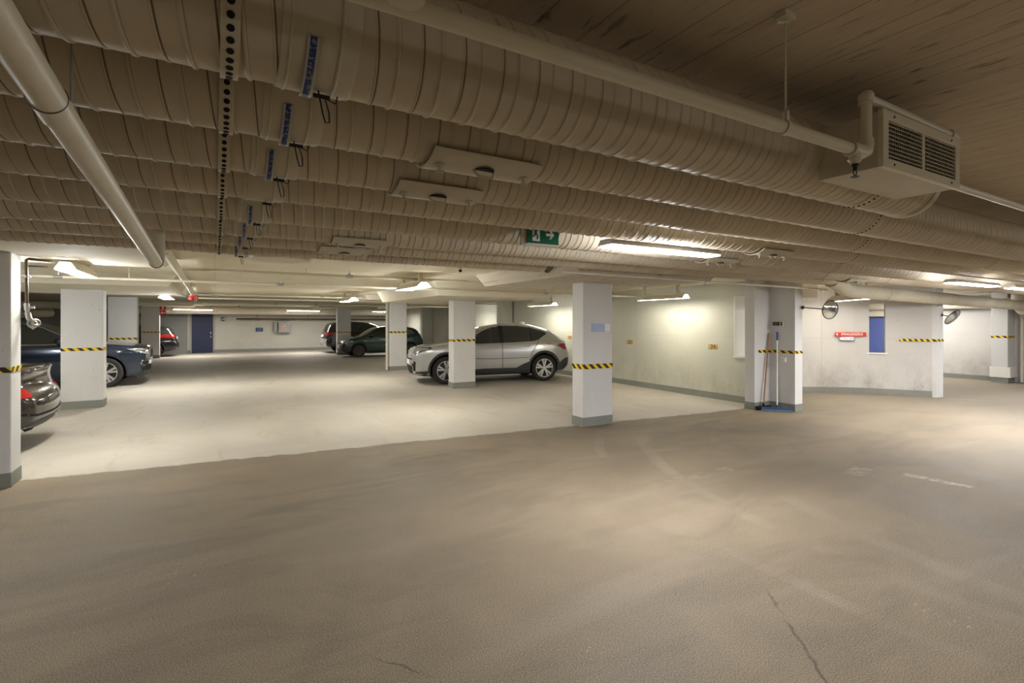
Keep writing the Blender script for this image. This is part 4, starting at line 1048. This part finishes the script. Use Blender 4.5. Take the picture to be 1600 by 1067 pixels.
class Car:
    def __init__(s, name, label, loc, rotz, side, width, plan, paint, axles, wheel_r, h=.036, hood_z=1.0, zsc=1.):
        s.t = thing(name, label, 'car', loc, 'parked cars', rotz)
        s.paint = paint; s.axles = axles; s.R = wheel_r; s.nose = max(p[0] for p in side)
        side = chaikin([(x, z * zsc) for x, z in side], 2); s.side = side
        xs = [p[0] for p in side]; zs = [p[1] for p in side]
        x0, x1, z0, z1 = min(xs) - .12, max(xs) + .12, min(zs) - .1, max(zs) + .1
        wz = np.array(sorted(width)); wmax = wz[:, 1].max() + .1
        gx = np.arange(x0, x1, h); gy = np.arange(-wmax, wmax + h, h); gy -= (gy[0] + gy[-1]) / 2; gz = np.arange(z0, z1, h)
        # side silhouette field on a fine 2-D grid, sampled with the crown and nose curvature
        fh = .012; FX = np.arange(x0 - .4, x1 + .4, fh); FZ = np.arange(z0 - .1, z1 + .3, fh)
        A, B = np.meshgrid(FX, FZ, indexing='ij'); D = poly_sdf(side, A, B)
        X, Y, Z = np.meshgrid(gx, gy, gz, indexing='ij')
        xc = (x0 + x1) / 2; hl = (x1 - x0) / 2
        k = np.clip((np.abs(X - xc) / hl - .35) / .65, 0, 1)
        Xe = X + np.sign(X - xc) * .16 * Y * Y * k
        Ze = Z + .045 * Y * Y * np.clip((Z - .7) / .4, 0, 1)
        fx = np.clip((Xe - FX[0]) / fh, 0, len(FX) - 2); fz = np.clip((Ze - FZ[0]) / fh, 0, len(FZ) - 2)
        i = fx.astype(int); j = fz.astype(int); u = fx - i; w = fz - j
        f1 = D[i, j] * (1 - u) * (1 - w) + D[i + 1, j] * u * (1 - w) + D[i, j + 1] * (1 - u) * w + D[i + 1, j + 1] * u * w
        pl = np.array(sorted(plan))
        W = np.interp(Z, wz[:, 0], wz[:, 1]) * np.interp(X, pl[:, 0], pl[:, 1])
        f2 = (np.abs(Y) - W) * .95
        f = smax(f1, f2, .09)
        for ax in axles:
            r = np.sqrt((X - ax) ** 2 + (Z - wheel_r) ** 2)
            cut = np.maximum(r - (wheel_r + .045), (W - .34) - np.abs(Y))
            f = smax(f, -cut, .02)
        V, Q = surface_nets(f, (gx[0], gy[0], gz[0]), h)
        me = bpy.data.meshes.new('body'); me.from_pydata(V.tolist(), [], Q.tolist())
        me.materials.append(M[paint]); me.materials.append(M['dark'])
        cen = V[Q].mean(1); mi = np.zeros(len(Q), np.int32)
        for ax in axles:
            r = np.hypot(cen[:, 0] - ax, cen[:, 2] - wheel_r); wl = np.interp(cen[:, 2], wz[:, 0], wz[:, 1]) * np.interp(cen[:, 0], pl[:, 0], pl[:, 1])
            mi[(r < wheel_r + .065) & (np.abs(cen[:, 1]) < wl - .022)] = 1
        mi[cen[:, 2] < z0 + .13] = 1
        me.polygons.foreach_set('material_index', mi)
        me.polygons.foreach_set('use_smooth', [True] * len(me.polygons)); me.update()
        bm = bmesh.new(); bm.from_mesh(me)
        for _ in range(2): bmesh.ops.smooth_vert(bm, verts=bm.verts, factor=.5, use_axis_x=True, use_axis_y=True, use_axis_z=True)
        bmesh.ops.recalc_face_normals(bm, faces=bm.faces); s.bvh = BVHTree.FromBMesh(bm); bm.to_mesh(me); bm.free()
        s.body = bpy.data.objects.new('body', me); COL.objects.link(s.body); s.body.parent = s.t
    def drape(s, name, poly, view, mat, parent=None, off=.005, res=.05, mirror=True, smooth_poly=0, label=None, far=4.):
        """lay a panel outlined in a flat view onto the body. view: 'side' (x,z), 'top' (x,y) or an angle in degrees (s,z)"""
        if smooth_poly: poly = chaikin(poly, smooth_poly)
        pts = []
        n = len(poly)
        for i in range(n):
            a, b = Vector(poly[i]), Vector(poly[(i + 1) % n]); k = max(1, int((b - a).length / res))
            pts += [a.lerp(b, q / k) for q in range(k)]
        nb = len(pts); xs = [p.x for p in pts]; ys = [p.y for p in pts]
        inner = []
        for x in np.arange(min(xs) + res / 2, max(xs), res):
            for y in np.arange(min(ys) + res / 2, max(ys), res): inner.append(Vector((x, y)))
        allp, _, faces, *_ = delaunay_2d_cdt(pts + inner, [], [list(range(nb))], 1, 1e-5)
        sides = (1, -1) if mirror else (1,)
        mb = MB(); made = []; joined = view != 'side' and min(abs(p.x) for p in pts) < .002
        for sd in sides:
            if not joined: mb = MB()
            hit = []; nrm = []
            for p in allp:
                if view == 'side': o = Vector((p.x, sd * far, p.y)); d = Vector((0, -sd, 0))
                elif view == 'top': o = Vector((p.x, sd * p.y, far)); d = Vector((0, 0, -1))
                else:
                    a = math.radians(view); c, q = math.cos(a), math.sin(a)
                    bx, px_ = (0, p.x) if view in (0, 180) else (s.nose, .28 + 1.1 * p.x)   # oblique views start from the nose
                    o = Vector((bx + c * far - q * px_, sd * (q * far + c * px_), p.y)); d = Vector((-c, -sd * q, 0))
                r = s.bvh.ray_cast(o, d)
                hit.append(r[0]); nrm.append(r[1] if r[0] is not None else None)
            ok = [f for f in faces if all(hit[v] is not None for v in f)]
            use = sorted({v for f in ok for v in f}); ix = {v: i for i, v in enumerate(use)}
            vs = [hit[v] + nrm[v] * off for v in use]
            fs = [tuple(ix[v] for v in f) for f in ok]
            edge = {}
            for f in fs:
                for a, b in zip(f, f[1:] + f[:1]):
                    edge[(a, b)] = edge.get((a, b), 0) + 1
            m = len(vs); vs2 = [hit[v] - nrm[v] * .004 for v in use]
            sk = [(a, b, b + m, a + m) for (a, b) in edge if (b, a) not in edge]
            mb.add(vs + vs2, fs + sk)
            if not joined and vs: made.append(mb.build(name, mat, parent or s.t, True, local=True))
        if joined: made.append(mb.build(name, mat, parent or s.t, True, local=True))
        return made[0]
    def strip(s, name, line, view, w, mat, parent=None, off=.004, mirror=True, closed=False):
        """thin line (shut gap, trim) laid on the body"""
        L = [Vector(p) for p in line]; up = []; dn = []
        for i, p in enumerate(L):
            d = (L[min(i + 1, len(L) - 1)] - L[max(i - 1, 0)]).normalized(); nn = Vector((-d.y, d.x))
            up.append(p + nn * w / 2); dn.append(p - nn * w / 2)
        return s.drape(name, [tuple(q) for q in up + dn[::-1]], view, mat, parent, off, .05, mirror)
    def wheels(s, track, w, style, mat='rim', spokes=5):
        R = s.R
        for ax in s.axles:
            for sd in (1, -1):
                y = sd * (track - w / 2)
                tyre = MB().lathe([(R * .70, -w / 2 + .01), (R * .74, -w / 2), (R * .93, -w / 2 + .002), (R * .985, -w / 2 + .02), (R, -w / 2 + .05), (R, w / 2 - .05), (R * .985, w / 2 - .02), (R * .93, w / 2 - .002), (R * .74, w / 2), (R * .70, w / 2 - .01)], (ax, y, R), 'y', 40, True)
                o = tyre.build('wheel', 'tyre', s.t, True, local=True)
                yo = y + sd * (w / 2 - .02)
                m = MB(); m.mat(1).lathe([(.001, yo - sd * .05), (R * .69, yo - sd * .05)], (ax, 0, R), 'y', 32)
                m.mat(0).lathe([(R * .705, yo - sd * .06), (R * .705, yo + sd * .012), (R * .66, yo + sd * .012), (R * .65, yo - sd * .05)], (ax, 0, R), 'y', 40)
                m.lathe([(.001, yo + sd * .004), (R * .12, yo + sd * .004), (R * .16, yo - sd * .02), (R * .16, yo - sd * .05)], (ax, 0, R), 'y', 20)
                for k in range(spokes):
                    a = 2 * PI * k / spokes + .3
                    tw = [(-.10, -.20), (.10, .20)] if style == 'twin' else [(0, 0)]
                    for (b0, b1) in tw:
                        wi, wo = (.035, .055) if style == 'twin' else (.07, .13)
                        if style == 'steel': wi, wo = .16, .20
                        vs = []
                        for (r, half, ang) in ((R * .10, wi * R / .36 * .5, a + b0 * 1.2), (R * .68, wo * R / .36 * .5, a + b1)):
                            c = Vector((math.cos(ang), 0, math.sin(ang))); q = Vector((-c.z, 0, c.x))
                            for sg in (-1, 1):
                                for dy in (.0, -.03): vs.append(Vector((ax, yo + sd * (dy + (.004 if r > R * .3 else 0)), R)) + c * r + q * half * sg)
                        m.add(vs, [(0, 2, 6, 4), (1, 5, 7, 3), (0, 4, 5, 1), (2, 3, 7, 6), (4, 6, 7, 5), (0, 1, 3, 2)])
                m.build('rim', [mat, 'rimdark'], o, True, local=True)
    def mirror_cap(s, x, y, z, mat, sc=1.):
        for sd in (1, -1):
            MB().ball((x, sd * (y + .13 * sc), z), .1 * sc, 14, 10, (.75, 1.15, .8)).tube([(x, sd * (y - .03), z - .06), (x, sd * (y + .08), z - .03)], .03, 8).build('wing_mirror', mat, s.t, True, local=True)
    def handle(s, x, z, mat):
        y = None
        for sd in (1, -1):
            r = s.bvh.ray_cast(Vector((x, sd * 4, z)), Vector((0, -sd, 0)))
            if r[0] is None: continue
            c = r[0] + r[1] * .018
            MB().ball(c, .1, 12, 8, (1., .16, .17)).box(c.x - .09, c.x + .09, min(c.y, c.y - sd * .03), max(c.y, c.y - sd * .03), c.z - .006, c.z + .006).build('door_handle', mat, s.t, True, local=True)

def arcpts(cx, cz, r, a0, a1, n=18): return [(cx + r * math.cos(math.radians(a)), cz + r * math.sin(math.radians(a))) for a in np.linspace(a0, a1, n)]
def archpoly(cx, cz, r0, r1, a0=-8, a1=188): return arcpts(cx, cz, r1, a0, a1) + arcpts(cx, cz, r0, a1, a0)

# --- silver coupe-SUV
R12 = math.radians(-12.5)
SW = [(.15, .84), (.3, .90), (.5, .925), (.75, .93), (.88, .925), (1.0, .90), (1.08, .865), (1.2, .80), (1.35, .705), (1.5, .60), (1.62, .52)]
SP = [(-2.3, .80), (-2.05, .90), (-1.7, .97), (-1.2, 1.), (1.2, 1.), (1.7, .975), (2.0, .90), (2.15, .80), (2.3, .68)]
side = [(2.12, .20), (2.20, .32), (2.215, .5), (2.20, .70), (2.17, .86), (2.02, .955), (1.6, 1.02), (1.15, 1.075), (.92, 1.10), (.50, 1.33), (.18, 1.49), (-.15, 1.56), (-.6, 1.585), (-1.05, 1.555), (-1.45, 1.47), (-1.66, 1.40),
        (-1.70, 1.36), (-1.98, 1.18), (-2.14, 1.10), (-2.13, .98), (-2.19, .82), (-2.24, .68), (-2.22, .42), (-2.08, .30), (-1.9, .22), (0, .2)]
c = Car('silver_car', 'silver coupe-style SUV with black cladding parked behind the white pillar', (6.66, 12.86, 0), PI + R12, side, SW, SP, 'silverpaint', (1.33, -1.37), .36)
ax = c.axles
c.drape('side_glass', [(.94, 1.045), (.66, 1.20), (.30, 1.385), (.05, 1.465), (-.25, 1.505), (-.7, 1.505), (-1.05, 1.455), (-1.40, 1.355), (-1.50, 1.30), (-1.22, 1.135), (-1.08, 1.095), (-.6, 1.07), (.3, 1.045)], 'side', 'glass')
c.strip('glass_trim', [(-.16, 1.055), (-.18, 1.51)], 'side', .11, 'black', None, .009)
c.strip('glass_trim', [(-1.0, 1.09), (-1.02, 1.47)], 'side', .025, 'black', None, .009)
c.drape('windscreen', [(0, 1.10), (.68, 1.085), (.66, 1.12), (.52, 1.42), (.42, 1.475), (0, 1.495)], 0, 'glass_lit')
c.drape('rear_glass', [(0, 1.20), (.62, 1.20), (.50, 1.36), (0, 1.38)], 180, 'glass')
c.drape('cladding', [(2.1, .22), (2.1, .34), (1.81, .36), (1.81, .22)], 'side', 'clad')
c.drape('cladding', [(.88, .22), (.88, .36), (.3, .39), (-.55, .39), (-.78, .50), (-.93, .55), (-.91, .42), (-.92, .22)], 'side', 'clad')
c.drape('cladding', [(-1.85, .25), (-1.82, .5), (-2.0, .62), (-2.23, .66), (-2.23, .36), (-2.05, .24)], 'side', 'clad')
for a in ax: c.drape('arch_trim', archpoly(a, .36, .425, .48), 'side', 'clad', off=.012)
c.strip('shut_line', [(.93, 1.04), (.96, .8), (.93, .42)], 'side', .012, 'dark')
c.strip('shut_line', [(-.17, 1.05), (-.17, .22)], 'side', .012, 'dark')
c.strip('shut_line', [(-1.22, 1.13), (-1.12, .95), (-1.0, .80), (-.93, .58)], 'side', .012, 'dark')
c.strip('crease', [(.7, .66), (.2, .64), (-.9, .655)], 'side', .012, 'clad')
c.drape('fuel_flap', [(-1.35, .92), (-1.58, .94), (-1.58, .80), (-1.35, .79)], 'side', 'silverpaint', off=.006, smooth_poly=1)
c.drape('tail_light', [(-1.80, 1.005), (-2.12, 1.03), (-2.13, .86), (-2.0, .85), (-1.95, .93)], 'side', 'redlens', off=.008)
c.strip('tail_light', [(-1.72, 1.30), (-1.96, 1.17), (-2.08, 1.06)], 'side', .035, 'redlens', off=.008)
c.drape('tail_light', [(.5, .86), (.85, .86), (.88, 1.02), (.6, 1.03)], 180, 'redlens', off=.008)
c.drape('tail_lamp_bar', [(-.3, 1.06), (.3, 1.06), (.3, 1.08), (-.3, 1.08)], 180, 'redlens', mirror=False, off=.008)
# front: seen at 35 degrees for the lamp corners
c.drape('headlight', [(.12, .905), (.30, .93), (.58, .94), (.62, .915), (.46, .85), (.34, .80), (.22, .83)], 30, 'lamp_glass', off=.008)
c.strip('running_light', [(.16, .895), (.36, .885), (.5, .925)], 30, .022, 'chrome', None, .013)
c.strip('running_light', [(.34, .82), (.37, .885)], 30, .02, 'chrome', None, .013)
c.drape('headlight_surround', [(.08, .92), (.3, .955), (.62, .965), (.66, .93), (.48, .83), (.34, .775), (.2, .81)], 30, 'black', off=.005)
c.drape('grille_panel', [(0, .66), (.42, .68), (.50, .86), (.40, .90), (0, .905)], 0, 'silverpaint', off=.012)
c.drape('upper_slot', [(0, .63), (.46, .635), (.50, .665), (0, .655)], 0, 'dark', off=.014)
c.drape('lower_grille', [(0, .27), (.48, .27), (.56, .42), (.50, .47), (0, .47)], 0, 'dark', off=.008)
c.drape('chin', [(0, .19), (.70, .21), (.74, .27), (.5, .27), (0, .26)], 0, 'clad', off=.01)
c.drape('fog_recess', [(.16, .53), (.26, .545), (.29, .60), (.37, .59), (.35, .36), (.26, .34), (.24, .47), (.16, .50)], 34, 'dark', off=.008)
c.drape('number_plate', [(-.26, .50), (.26, .50), (.26, .62), (-.26, .62)], 0, 'plate', mirror=False, off=.02)
r = c.bvh.ray_cast(Vector((4, 0, .79)), Vector((-1, 0, 0)))[0]
MB().ring((r.x + .02, 0, .79), 'x', .062, .010, 24, 8).tube([(r.x + .024, .05, .745), (r.x + .024, -.05, .835)], .008, 8).cyl((r.x + .005, 0, .79), (r.x + .018, 0, .79), .055, 20).build('badge', 'chrome', c.t, True, local=True)
c.wheels(.915, .235, 'twin'); c.mirror_cap(.72, .84, 1.07, 'black'); c.handle(.08, .93, 'silverpaint'); c.handle(-.86, .965, 'silverpaint')
MB().ball((-1.0, 0, 1.585), .05, 12, 8, (2, .5, .8)).build('roof_antenna', 'silverpaint', c.t, True, local=True)
# seats glimpsed behind the front side window are left to the dark glass; door mirror arm done above

# --- black sedan, tail at the left
SW2 = [(.15, .80), (.3, .86), (.5, .895), (.7, .905), (.85, .89), (.98, .84), (1.06, .78), (1.2, .68), (1.42, .55)]
SP2 = [(-2.4, .66), (-2.3, .76), (-2.1, .86), (-1.7, .95), (-1.2, 1.), (1.2, 1.), (1.8, .93), (2.2, .8), (2.35, .65)]
side = [(2.2, .2), (2.32, .4), (2.3, .66), (1.9, .86), (1.0, .98), (.3, 1.38), (-.3, 1.44), (-.8, 1.38), (-1.55, 1.06), (-1.95, 1.045), (-2.22, 1.035), (-2.26, 1.02), (-2.22, .92), (-2.245, .78), (-2.34, .68), (-2.37, .5), (-2.30, .30), (-2.1, .20), (0, .2)]
c = Car('black_sedan', 'dark glossy sedan with its tail showing between the two nearest left pillars', (-4.22, 9.02, 0), PI, side, SW2, SP2, 'brownblack', (1.4, -1.42), .33)
c.drape('boot_lid_lip', [(.0, 1.0), (.70, .985), (.72, 1.03), (0, 1.05)], 180, 'brownblack', off=.014)
c.drape('tail_light', [(.60, .68), (.80, .68), (.90, .79), (.68, .80), (.58, .76)], 180, 'redlens', off=.01, smooth_poly=1)
c.drape('tail_light', [(-1.85, .80), (-2.16, .78), (-2.20, .67), (-2.05, .64), (-1.92, .70)], 'side', 'redlens', off=.01)
c.strip('tail_light_band', [(-1.95, .715), (-2.17, .70)], 'side', .022, 'plate', None, .014)
c.drape('rear_glass', [(0, 1.10), (.6, 1.10), (.5, 1.32), (0, 1.36)], 180, 'glass')
c.drape('side_glass', [(.9, 1.0), (.3, 1.30), (-.3, 1.36), (-.8, 1.29), (-1.3, 1.08), (-1.1, 1.0)], 'side', 'glass')
c.strip('bumper_trim', [(0, .44), (.55, .45), (.80, .50)], 180, .03, 'dark')
c.drape('rear_skirt', [(0, .21), (.70, .22), (.80, .30), (.62, .38), (0, .38)], 180, 'clad', off=.008)
c.drape('exhaust_trim', [(.40, .255), (.64, .265), (.72, .33), (.46, .32)], 180, 'chrome', off=.016, smooth_poly=1)
c.drape('exhaust_opening', [(.44, .275), (.62, .28), (.68, .315), (.48, .31)], 180, 'dark', off=.02)
c.strip('bumper_line', [(-1.78, .68), (-2.1, .66), (-2.3, .64)], 'side', .01, 'dark')
c.wheels(.89, .22, 'twin')

# --- dark blue SUV
SWb = [(.18, .86), (.35, .92), (.6, .945), (.85, .95), (1.0, .93), (1.1, .90), (1.25, .82), (1.45, .72), (1.6, .62), (1.7, .55)]
SPb = [(-2.4, .84), (-2.1, .94), (-1.5, 1.), (1.4, 1.), (1.8, .96), (2.1, .90), (2.25, .84), (2.4, .72)]
side = [(2.20, .22), (2.30, .30), (2.28, .42), (2.31, .55), (2.32, .85), (2.26, .98), (2.05, 1.04), (1.5, 1.10), (1.05, 1.15), (.6, 1.35), (.15, 1.58), (-.3, 1.655), (-1.2, 1.66), (-1.8, 1.60), (-2.0, 1.52), (-2.25, 1.15), (-2.34, .9), (-2.34, .4), (-2.2, .26), (0, .22)]
c = Car('blue_suv', 'dark blue SUV with its nose poking out behind the wide white pillar on the left', (-3.80, 16.82, 0), 0, side, SWb, SPb, 'bluepaint', (1.45, -1.41), .365)
c.drape('side_glass', [(.92, 1.11), (.62, 1.26), (.25, 1.45), (-.1, 1.55), (-.6, 1.575), (-1.4, 1.56), (-1.9, 1.42), (-1.9, 1.15), (-1.2, 1.10), (.3, 1.08)], 'side', 'glass')
c.strip('window_trim', [(.96, 1.10), (.62, 1.28), (.25, 1.475), (-.1, 1.57), (-.6, 1.595)], 'side', .022, 'chrome', None, .009)
c.strip('window_trim', [(.96, 1.095), (.3, 1.07), (-1.2, 1.09)], 'side', .02, 'chrome', None, .009)
c.drape('windscreen', [(0, 1.15), (.74, 1.14), (.6, 1.5), (.5, 1.58), (0, 1.61)], 0, 'glass_lit')
c.strip('shut_line', [(.88, 1.08), (.92, .8), (.85, .4)], 'side', .012, 'dark')
c.strip('shut_line', [(-.2, 1.08), (-.2, .4)], 'side', .012, 'dark')
for a in c.axles: c.drape('arch_trim', archpoly(a, .365, .43, .46), 'side', 'bluepaint', off=.012)
c.drape('headlight', [(.06, .86), (.20, .93), (.46, .945), (.62, .93), (.52, .87), (.30, .79), (.12, .79)], -34 + 68, 'lamp_glass', off=.01)
c.strip('running_light', [(.08, .865), (.3, .865), (.56, .915)], 34, .025, 'chrome', None, .015)
c.drape('grille', [(0, .66), (.40, .68), (.47, .90), (.40, .95), (0, .96)], 0, 'dark', off=.01)
c.strip('grille_frame', [(.0, .965), (.39, .965), (.465, .91), (.48, .80), (.41, .68), (.0, .665)], 0, .03, 'chrome', None, .018)
m = MB()
for i in range(9):
    y = -.36 + i * .09; q = c.bvh.ray_cast(Vector((4, y, .8)), Vector((-1, 0, 0)))[0]
    m.box(q.x + .008, q.x + .02, y - .008, y + .008, .69, .94)
m.build('grille_bars', 'chrome', c.t, local=True)
c.drape('number_plate', [(-.26, .52), (.26, .52), (.26, .62), (-.26, .62)], 0, 'plate', mirror=False, off=.02)
c.drape('lower_grille', [(0, .36), (.5, .36), (.55, .50), (0, .50)], 0, 'dark', off=.008)
c.drape('bumper_insert', [(.05, .60), (.36, .62), (.40, .56), (.32, .52), (.07, .53)], 40, 'dark', off=.008)
c.strip('bumper_trim', [(.03, .615), (.36, .635), (.41, .56), (.32, .515), (.05, .525)], 40, .02, 'chrome', None, .013)
c.drape('lower_lip', [(.0, .30), (.40, .33), (.45, .28), (.0, .26)], 34, 'clad', off=.02)
c.drape('fog_recess', [(.05, .46), (.40, .46), (.35, .38), (.07, .36)], 40, 'dark', off=.008)
c.wheels(.94, .24, 'twin', spokes=5); c.mirror_cap(.62, .86, 1.16, 'bluepaint', 1.15); c.handle(0, .98, 'bluepaint')

# --- black estate, far left
side = [(2.2, .2), (2.3, .4), (2.28, .66), (1.9, .88), (1.0, 1.0), (.3, 1.40), (-.3, 1.47), (-1.4, 1.45), (-1.95, 1.36), (-2.02, 1.30), (-2.20, 1.02), (-2.26, .9), (-2.27, .70), (-2.36, .62), (-2.36, .42), (-2.2, .25), (0, .2)]
c = Car('black_estate', 'black estate car with red tail light by the far wall on the left', (-3.84, 29.5, 0), PI, side, SW2, SP2, 'blackpaint', (1.4, -1.38), .33, h=.045, zsc=1.04)
c.drape('rear_glass', [(0, 1.10), (.62, 1.10), (.55, 1.38), (0, 1.40)], 180, 'glass')
c.drape('side_glass', [(.9, 1.03), (.3, 1.33), (-.3, 1.42), (-1.4, 1.40), (-1.85, 1.28), (-2.0, 1.1), (-1.1, 1.04)], 'side', 'glass')
c.drape('tail_light', [(.60, .88), (.86, .88), (.84, 1.06), (.70, 1.04), (.62, .95)], 180, 'redlens', off=.01)
c.drape('tail_light', [(-2.0, 1.05), (-2.18, 1.05), (-2.24, .88), (-2.10, .88)], 'side', 'redlens', off=.01)
c.strip('roof_rail', [(.2, 1.45), (-1.8, 1.44)], 'side', .025, 'chrome', None, .02)
c.drape('number_plate', [(-.26, .82), (.26, .82), (.26, .93), (-.26, .93)], 180, 'plate', mirror=False, off=.01)
c.drape('rear_skirt', [(0, .25), (.70, .25), (.80, .34), (0, .36)], 180, 'clad', off=.008)
c.wheels(.88, .21, 'twin')

# --- green hatchback
SWg = [(.15, .74), (.3, .80), (.5, .825), (.75, .825), (.9, .80), (1.0, .765), (1.2, .66), (1.44, .52)]
SPg = [(-2.1, .76), (-1.9, .88), (-1.4, .97), (-1., 1.), (1., 1.), (1.5, .95), (1.8, .86), (2.0, .72), (2.1, .62)]
side = [(1.9, .2), (1.99, .32), (2.0, .5), (1.96, .68), (1.75, .82), (1.3, .94), (1.0, 1.0), (.45, 1.30), (.1, 1.42), (-.4, 1.455), (-1.1, 1.42), (-1.55, 1.33), (-1.70, 1.22), (-1.90, .92), (-1.98, .74), (-2.0, .5), (-1.95, .3), (-1.8, .22), (0, .2)]
c = Car('green_hatchback', 'dark green hatchback behind the pillar with the downpipes', (6.96, 24.75, 0), PI, side, SWg, SPg, 'greenpaint', (1.22, -1.26), .295)
c.drape('side_glass', [(.86, .98), (.5, 1.20), (.12, 1.345), (-.4, 1.385), (-.72, 1.38), (-.75, .99), (0, .96)], 'side', 'glass')
c.drape('side_glass', [(-.86, 1.37), (-1.2, 1.32), (-1.45, 1.16), (-1.5, 1.08), (-1.2, 1.03), (-.84, 1.0)], 'side', 'glass_lit', smooth_poly=1)
c.drape('windscreen', [(0, .99), (.64, .98), (.52, 1.28), (.45, 1.36), (0, 1.40)], 0, 'glass_lit')
c.drape('headlight', [(.16, .60), (.40, .66), (.52, .74), (.50, .80), (.30, .79), (.14, .72)], 32, 'lamp_glass', off=.01, smooth_poly=1)
c.drape('grille', [(0, .62), (.34, .64), (.36, .70), (0, .69)], 0, 'dark', off=.008)
c.strip('grille_bar', [(-.3, .665), (.3, .665)], 0, .018, 'chrome', None, .014, mirror=False)
c.drape('bumper', [(0, .24), (.6, .26), (.74, .34), (.72, .50), (.3, .52), (0, .52)], 0, 'clad', off=.008)
c.drape('bumper', [(1.7, .24), (1.62, .30), (1.66, .50), (2.0, .52), (2.02, .3)], 'side', 'clad', off=.008)
c.drape('number_plate', [(-.26, .40), (.26, .40), (.26, .52), (-.26, .52)], 0, 'plate', mirror=False, off=.02)
for a in c.axles: c.drape('arch_trim', archpoly(a, .295, .36, .40), 'side', 'clad', off=.01)
c.strip('shut_line', [(.75, .98), (.78, .7), (.7, .3)], 'side', .012, 'dark')
c.strip('shut_line', [(-.78, 1.0), (-.8, .6), (-.7, .3)], 'side', .012, 'dark')
c.strip('side_rub_strip', [(.72, .55), (-.7, .56)], 'side', .05, 'clad')
c.drape('tail_light', [(-1.52, 1.36), (-1.66, 1.30), (-1.90, .96), (-1.84, .92), (-1.70, 1.05)], 'side', 'redlens', off=.012)
c.drape('tail_light', [(.52, .95), (.66, .95), (.54, 1.34), (.46, 1.34)], 180, 'redlens', off=.012)
c.wheels(.82, .19, 'steel', 'rimdark', 6); c.mirror_cap(.62, .74, .98, 'greenpaint'); c.handle(-.55, .82, 'greenpaint')
MB().tube([(-.9, 0, 1.42), (-1.15, 0, 1.62)], .006, 6).build('aerial', 'black', c.t, local=True)

# --- black SUV beyond
side = [(2.2, .22), (2.3, .4), (2.3, .8), (2.2, .95), (1.5, 1.08), (1.1, 1.12), (.5, 1.45), (.1, 1.6), (-.6, 1.66), (-1.5, 1.64), (-1.95, 1.58), (-2.15, 1.30), (-2.26, 1.10), (-2.24, .95), (-2.33, .80), (-2.36, .45), (-2.2, .3), (0, .25)]
c = Car('black_suv', 'black SUV with silver tail in front of the far wall, behind the green hatchback', (7.2, 28.6, 0), 0, side, SWb, SPb, 'blackpaint', (1.38, -1.34), .35, h=.045)
c.drape('side_glass', [(.9, 1.10), (.4, 1.40), (0, 1.52), (-.6, 1.56), (-1.4, 1.54), (-1.8, 1.42), (-1.9, 1.2), (-.5, 1.08)], 'side', 'glass')
c.drape('side_glass', [(-.95, 1.15), (-.95, 1.46), (-1.3, 1.46), (-1.5, 1.38), (-1.55, 1.18)], 'side', 'glass_lit', off=.01)
c.drape('rear_glass', [(0, 1.18), (.68, 1.18), (.58, 1.5), (0, 1.52)], 180, 'glass')
c.drape('tail_light', [(.55, .95), (.9, .95), (.9, 1.10), (.6, 1.10)], 180, 'redlens', off=.01)
c.drape('tail_light', [(-1.95, 1.10), (-2.25, 1.10), (-2.26, .98), (-2.1, .95)], 'side', 'redlens', off=.01)
c.drape('rear_bumper', [(0, .42), (.8, .42), (.86, .75), (0, .78)], 180, 'silverpaint', off=.01)
c.drape('number_plate', [(-.26, .85), (.26, .85), (.26, .96), (-.26, .96)], 180, 'plate', mirror=False, off=.015)
c.wheels(.93, .23, 'twin')
# dark car end at the far right edge
side = [(2.2, .2), (2.3, .4), (2.28, .66), (1.9, .88), (1.0, 1.0), (.3, 1.40), (-.3, 1.47), (-1.4, 1.45), (-1.95, 1.36), (-2.20, 1.02), (-2.27, .70), (-2.36, .42), (-2.2, .25), (0, .2)]
